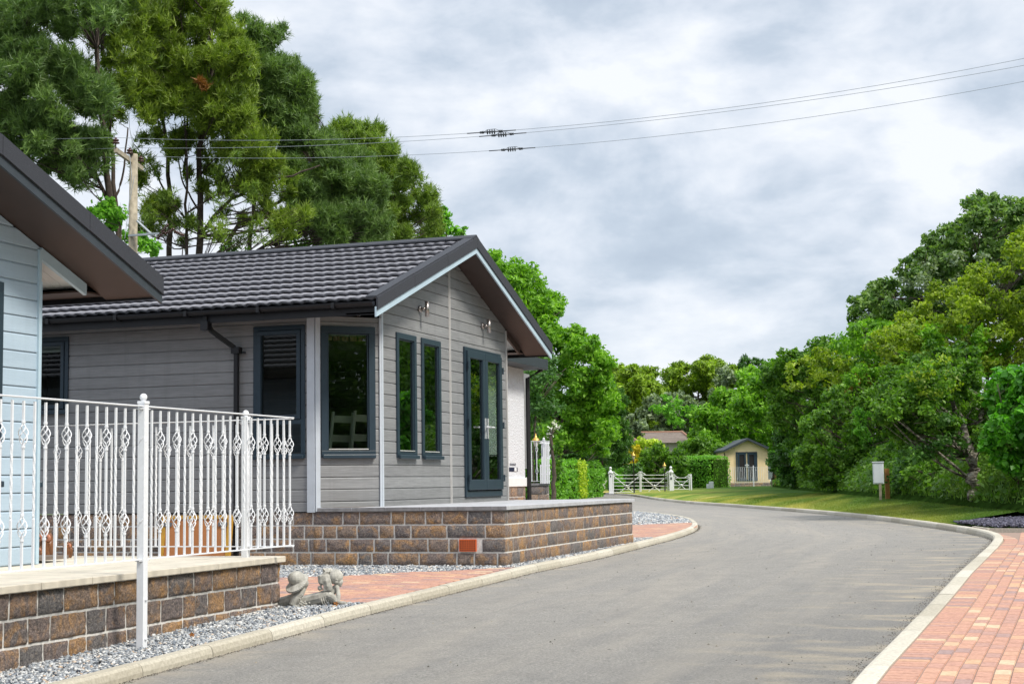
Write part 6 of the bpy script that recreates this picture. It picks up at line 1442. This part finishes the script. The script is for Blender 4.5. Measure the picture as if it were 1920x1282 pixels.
m_, n_, l_, p_ = mat('mottled_pale_bark'); v_ = coords(n_, l_, (1,1,2.5)); M['bark_pale'] = m_
l_.new(rampn(n_, l_, noise(n_, l_, v_, 7, 5, 0.75), [(0.42, (0.035,0.03,0.022)), (0.5, (0.12,0.10,0.075)), (0.60, (0.30,0.285,0.24))]), p_.inputs['Base Color']); p_.inputs['Roughness'].default_value = 0.9
# ------------------------------------------------------------------ hedgerow on the right bank
G_H = 'trees and shrubs of the right-hand hedgerow'
def hrow(name, label, D, poly, n, r0, r1, kind, size, dens, bx0, spread=1.5, seed=0, extra=None, aspect=0.5, trunks=None, cat='shrub', sub=0.42, fold=False, up=0.5, tw=2, bark='bark'):
    bl = fill(poly, n, r0, r1, D, spread, seed); z0 = 0.2
    return tree(name, label, cat, D, bl, kind, size, dens, (bx0, z0), trunks, group=G_H, bark=bark, extra=extra, aspect=aspect, sub=sub, fold=fold, up=up, twigs=tw)
hrow('hawthorn_tree', 'farthest tree of the hedgerow, its leaves overhanging the cream cabin roof', 98, [(1372,792),(1378,770),(1392,735),(1420,700),(1450,680),(1480,690),(1500,760),(1490,850),(1452,850),(1440,812),(1420,800)], 40, 13, 24, 'green', 0.24, 48, 1450, 3, 101, cat='tree')
hrow('hawthorn_tree', 'dark overhanging tree directly right of the cream cabin', 88, [(1452,800),(1470,790),(1500,780),(1540,800),(1545,870),(1500,905),(1478,900),(1462,860)], 26, 14, 24, 'dark', 0.22, 50, 1490, 2.2, 102, cat='tree')
hrow('ivy_shrub', 'bright ivy leaves at the right edge of the cream cabin', 96, [(1440,846),(1446,842),(1458,858),(1470,885),(1464,900),(1454,888),(1446,866)], 10, 7, 11, 'bright', 0.16, 70, 1448, 0.6, 103)
hrow('hawthorn_tree', 'olive-green tree with a feathery skyline left of the oak', 74, [(1440,700),(1470,665),(1520,648),(1570,640),(1600,660),(1620,760),(1600,830),(1520,830),(1450,800)], 52, 15, 27, 'mid', 0.21, 62, 1530, 3, 104, cat='tree', extra=[('sunlit_leaves', fill([(1470,680),(1520,660),(1590,650),(1610,700),(1560,740),(1480,730)], 12, 13, 22, 71, 1.5, 105), 'olive', 0.2, 40)])  # sunlit_leaves: a yellower leaf colour standing in for sunlight on the crown
hrow('reddish_shrub', 'shrub with rusty young leaves in the middle of the hedgerow', 62, [(1560,720),(1590,690),(1640,690),(1660,740),(1630,800),(1575,790)], 16, 16, 27, 'olive', 0.17, 60, 1600, 1.5, 106, extra=[('rusty_leaves', fill([(1570,715),(1625,700),(1640,750),(1585,775)], 7, 13, 20, 60, 0.8, 107), 'rust', 0.15, 45)])
hrow('oak_tree', 'tall dark oak crowning the skyline at the right', 64, [(1598,582),(1622,550),(1650,540),(1690,505),(1728,470),(1745,440),(1790,420),(1795,385),(1850,370),(1900,385),(1960,375),(1980,560),(1880,600),(1780,620),(1680,640),(1610,640),(1600,610)], 120, 15, 29, 'oak', 0.22, 68, 1800, 3.2, 108, cat='tree', aspect=0.5,
     trunks=[(tp([(1800,700),(1810,600),(1830,500),(1850,420)], 64, 0.2), 0.3, 0.08), (tp([(1810,620),(1740,560),(1650,560)], 64), 0.15, 0.05)], extra=[('pale_leaves', fill([(1640,560),(1700,520),(1790,480),(1880,470),(1880,540),(1700,600)], 12, 16, 26, 61, 1.5, 109), 'sage', 0.2, 42)])
hrow('hawthorn_tree', 'yellow-green sunlit tree below the oak at the right edge', 52, [(1650,640),(1700,590),(1760,560),(1800,520),(1860,490),(1900,440),(1990,400),(1990,680),(1880,690),(1780,690),(1680,700)], 62, 22, 38, 'olive', 0.155, 85, 1850, 2.6, 110, cat='tree', sub=0.38, extra=[('green_leaves', fill([(1650,650),(1720,610),(1800,600),(1900,640),(1860,700),(1700,700)], 14, 18, 28, 50.5, 1, 111), 'green', 0.15, 70)])
hrow('hawthorn_tree', 'shaded green tree in the middle of the hedgerow above the larger meter cabinet', 58, [(1500,780),(1560,740),(1640,700),(1700,690),(1720,760),(1700,860),(1640,890),(1540,880),(1500,840)], 50, 17, 30, 'mid', 0.17, 75, 1610, 2.4, 112, cat='tree')
hrow('ivy_shrub', 'bright green ivy climbing in the middle of the hedgerow', 55, [(1598,770),(1616,740),(1628,760),(1622,800),(1640,820),(1690,820),(1680,850),(1620,850),(1598,810)], 12, 11, 18, 'bright', 0.15, 90, 1615, 0.7, 113)
hrow('bramble_shrub', 'mid green bushes on the bank left of the pale trunk', 49, [(1640,850),(1700,820),(1790,830),(1800,915),(1720,915),(1650,900)], 26, 16, 26, 'mid', 0.14, 75, 1720, 1.2, 131)
hrow('hawthorn_tree', 'sunlit green tree between the oak and the reddish shrub', 60, [(1575,640),(1610,615),(1680,610),(1740,630),(1760,720),(1700,780),(1590,760)], 34, 20, 32, 'green', 0.17, 70, 1680, 1.6, 132, cat='tree')
hrow('hawthorn_tree', 'deep green tree behind the pale-trunked tree', 47, [(1700,690),(1850,680),(1960,690),(1960,860),(1850,880),(1720,850)], 40, 24, 40, 'mid', 0.15, 75, 1830, 1.8, 133, cat='tree')
D = 37.5
hrow('whitebeam_tree', 'tree with mottled pale trunk standing at the lawn edge in front of the hedgerow', D, [(1660,720),(1690,690),(1740,665),(1800,660),(1845,700),(1870,760),(1850,830),(1780,850),(1700,840),(1650,800)], 46, 20, 38, 'mid', 0.115, 170, 1826, 1.6, 114, cat='tree', bark='bark_pale', aspect=0.55, fold=True,
     trunks=[([P(1827, 953, D-1.5), P(1826, 915, D-1.4), P(1824, 870, D-1.2)], 0.30, 0.24), ([P(1824, 871, D-1.2), P(1815, 820, D-.6), P(1795, 770, D), P(1770, 720, D)], 0.20, 0.09), ([P(1825, 872, D-1.2), P(1835, 800, D), P(1850, 730, D)], 0.18, 0.08)], extra=[('pale_leaves', fill([(1660,730),(1740,680),(1790,690),(1740,770),(1660,800)], 12, 17, 28, D-1.8, .6, 115), 'mid', 0.11, 120), ('low_leaves', fill([(1690,790),(1800,780),(1812,850),(1740,870),(1690,850)], 10, 14, 24, D-1.6, .5, 136), 'dark', 0.11, 120), ('sunlit_leaves', fill([(1700,700),(1740,672),(1800,670),(1800,720),(1730,750)], 7, 15, 24, D-2, .5, 116), 'olive', 0.10, 70)])  # sunlit_leaves: sunlight on this crown is put into the olive leaf colour
D = 33.5
hrow('hawthorn_tree', 'green tree closing the gap above the small far shrubs of the hedgerow', 82, [(1470,700),(1560,680),(1620,720),(1600,840),(1480,840)], 24, 18, 28, 'mid', 0.2, 50, 1540, 2, 135, cat='tree')
hrow('bramble_shrub', 'low leafy scrub at the foot of the bank near the pale trunk', 41.5, [(1700,860),(1800,850),(1812,925),(1740,925),(1700,900)], 16, 14, 22, 'mid', 0.12, 80, 1750, .8, 134)
hrow('hazel_bush', 'bright hazel bush with big round leaves at the right edge', D, [(1865,715),(1895,695),(1960,690),(1990,760),(1980,890),(1910,880),(1880,860),(1852,830),(1848,790),(1862,750)], 46, 18, 32, 'hazel', 0.155, 95, 1915, 1.2, 117, aspect=0.85, fold=True, trunks=[([P(1925, 985, D+.5), P(1900, 850, D), P(1870, 720, D)], .06, .02), ([P(1935, 985, D+.5), P(1950, 850, D), P(1960, 720, D)], .06, .02)], up=0.7)
hrow('dark_shrub', 'dark shrub in the shade between the trunk and the hazel bush', 40, [(1840,850),(1990,840),(1990,965),(1850,955)], 16, 24, 40, 'dark', 0.13, 90, 1900, 1.2, 118)
hrow('dark_shrub', 'shaded undergrowth shrub behind the pale trunk', 43, [(1690,830),(1850,830),(1850,940),(1760,935),(1690,910)], 26, 20, 34, 'dark', 0.13, 90, 1770, 1.2, 119, extra=[('lit_leaves', fill([(1700,850),(1840,850),(1840,930),(1740,920)], 8, 14, 24, 41.5, .6, 120), 'mid', 0.12, 60)])  # lit_leaves: light on the front clumps painted as a lighter green
hrow('bramble_shrub', 'low green brambles behind the larger meter cabinet', 56, [(1500,850),(1600,840),(1700,840),(1710,905),(1640,915),(1560,910),(1510,900)], 30, 16, 27, 'mid', 0.15, 75, 1600, 1.4, 121)
hrow('bramble_shrub', 'low dark brambles between the small far cabinet and the larger one', 76, [(1450,850),(1530,850),(1560,905),(1500,912),(1450,908)], 18, 12, 20, 'dark', 0.19, 60, 1500, 1.4, 122)
# trees outside the frame to the right and behind the camera, seen in the windows
for i, (x, y, r, h, k) in enumerate(((9.5,14,4.4,7.5,'mid'),(10.5,21,4.4,8,'green'),(9.5,7,4.4,7,'mid'),(10.5,28,4,7.5,'mid'),(13,34,4.5,8,'green'),(4.6,46,4,9.5,'mid'),(10,50,4.5,9,'green'),(6.2,57,4.5,11,'mid'),(10,66,5,12,'mid'),(11,1,4.5,7.5,'green'),(12,-6,4.5,7.5,'mid'))):
    c = np.array([x, y, -1+h*0.52]); bl = [(c+R.normal(0, 1, 3)*np.array([.9,1.3,1.5]), np.array([r*.5, r*.5, h*.30])) for _ in range(12)]
    T = thing('garden_tree', (x, y, -1), ['leafy tree across the pavement, first of the row','leafy tree across the pavement, second of the row','leafy tree across the pavement, nearest the camera','leafy tree across the pavement, fourth of the row','tall leafy tree past the slate bed','hedgerow tree just outside the right edge of view','bigger hedgerow tree outside the right edge of view','hedgerow tree far back behind the sunlit one','hedgerow tree outside the view behind the slate bed','leafy tree just behind the camera to the right','leafy tree farther behind the camera'][i], 'tree')
    limbs('trunk', [([np.array([x, y, -1.2]), c], 0.15, 0.05)], bl, M['bark'], T); p, o, t = crown_points(bl, 62); leaf_mesh('crown', p, o, t, 0.22, 0.5, LM[k], T)

# ------------------------------------------------------------------ grass
def blades(name, X, Y, Z, h, w, m, label, tint=None):
    n = len(X); b = np.stack([X, Y, Z], 1); a = R.uniform(0, 2*math.pi, n); sd = np.stack([np.cos(a), np.sin(a), np.zeros(n)], 1)*w*0.5; lean = R.normal(0, 0.35, (n, 3)); lean[:, 2] = 1; tipv = b+lean*(h*R.uniform(0.5, 1.3, n))[:, None]
    V = np.stack([b-sd, b+sd, tipv], 1).reshape(-1, 3); o = mesh_obj(name, V, np.arange(n*3).reshape(-1, 3), m, None, False, np.repeat(np.clip(R.normal(.5, .25, n) if tint is None else tint+R.normal(0, .1, n), 0, 1), 3)); struct(o, 'stuff', label, 'grass'); return o
n = 120000; Y = R.uniform(28, 100, n); t = np.clip(R.beta(1.2, 1.0, n), 0, 1); a = xf(Y); X = a+0.08+t*4.0
up_ = 2.6*(1-np.exp(-np.clip((X-a+0.1)/22, 0, 1)*9))*np.clip((Y-24)/8, 0, 1); Z = np.where(X < a, zf(Y), zf(Y)-0.05+up_)
blades('tall_grass', X, Y, Z-0.03, 0.24, 0.026, LM['grass'], 'rough tall grass and undergrowth on the bank below the hedgerow')
n = 70000; Y = R.uniform(30, 62, n); a = xr(Y)+0.16; b = np.maximum(xlim(Y), a+.01); t = R.random(n); X = a+(b-a)*t; Z = np.array([zlawn(x, y) for x, y in zip(X, Y)])
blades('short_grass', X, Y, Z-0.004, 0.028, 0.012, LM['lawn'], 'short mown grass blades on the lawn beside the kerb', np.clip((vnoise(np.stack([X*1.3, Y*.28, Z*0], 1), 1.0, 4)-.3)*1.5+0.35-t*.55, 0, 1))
n = 60000; pts = [(R.uniform(0, 22), R.uniform(27, 110)) for _ in range(n)]
X = np.array([xf(q[1])+abs(q[0])*0.35 for q in pts]); Y = np.array([q[1] for q in pts]); Z = zf(Y)-0.03+2.6*(1-np.exp(-np.clip((X-xf(Y)+0.1)/22, 0, 1)*9))
p = np.stack([X, Y, Z+R.uniform(0.02, 0.42, n)], 1); o = unit(np.stack([-np.ones(n)*.6, -np.ones(n)*.5, np.ones(n)], 1))
T = leaf_mesh('ground_cover', p, o, vnoise(p, .8, 5), 0.16, 0.5, LM['mid'], None); struct(T, 'stuff', 'ivy and nettles covering the bank under the hedgerow', 'ground cover')
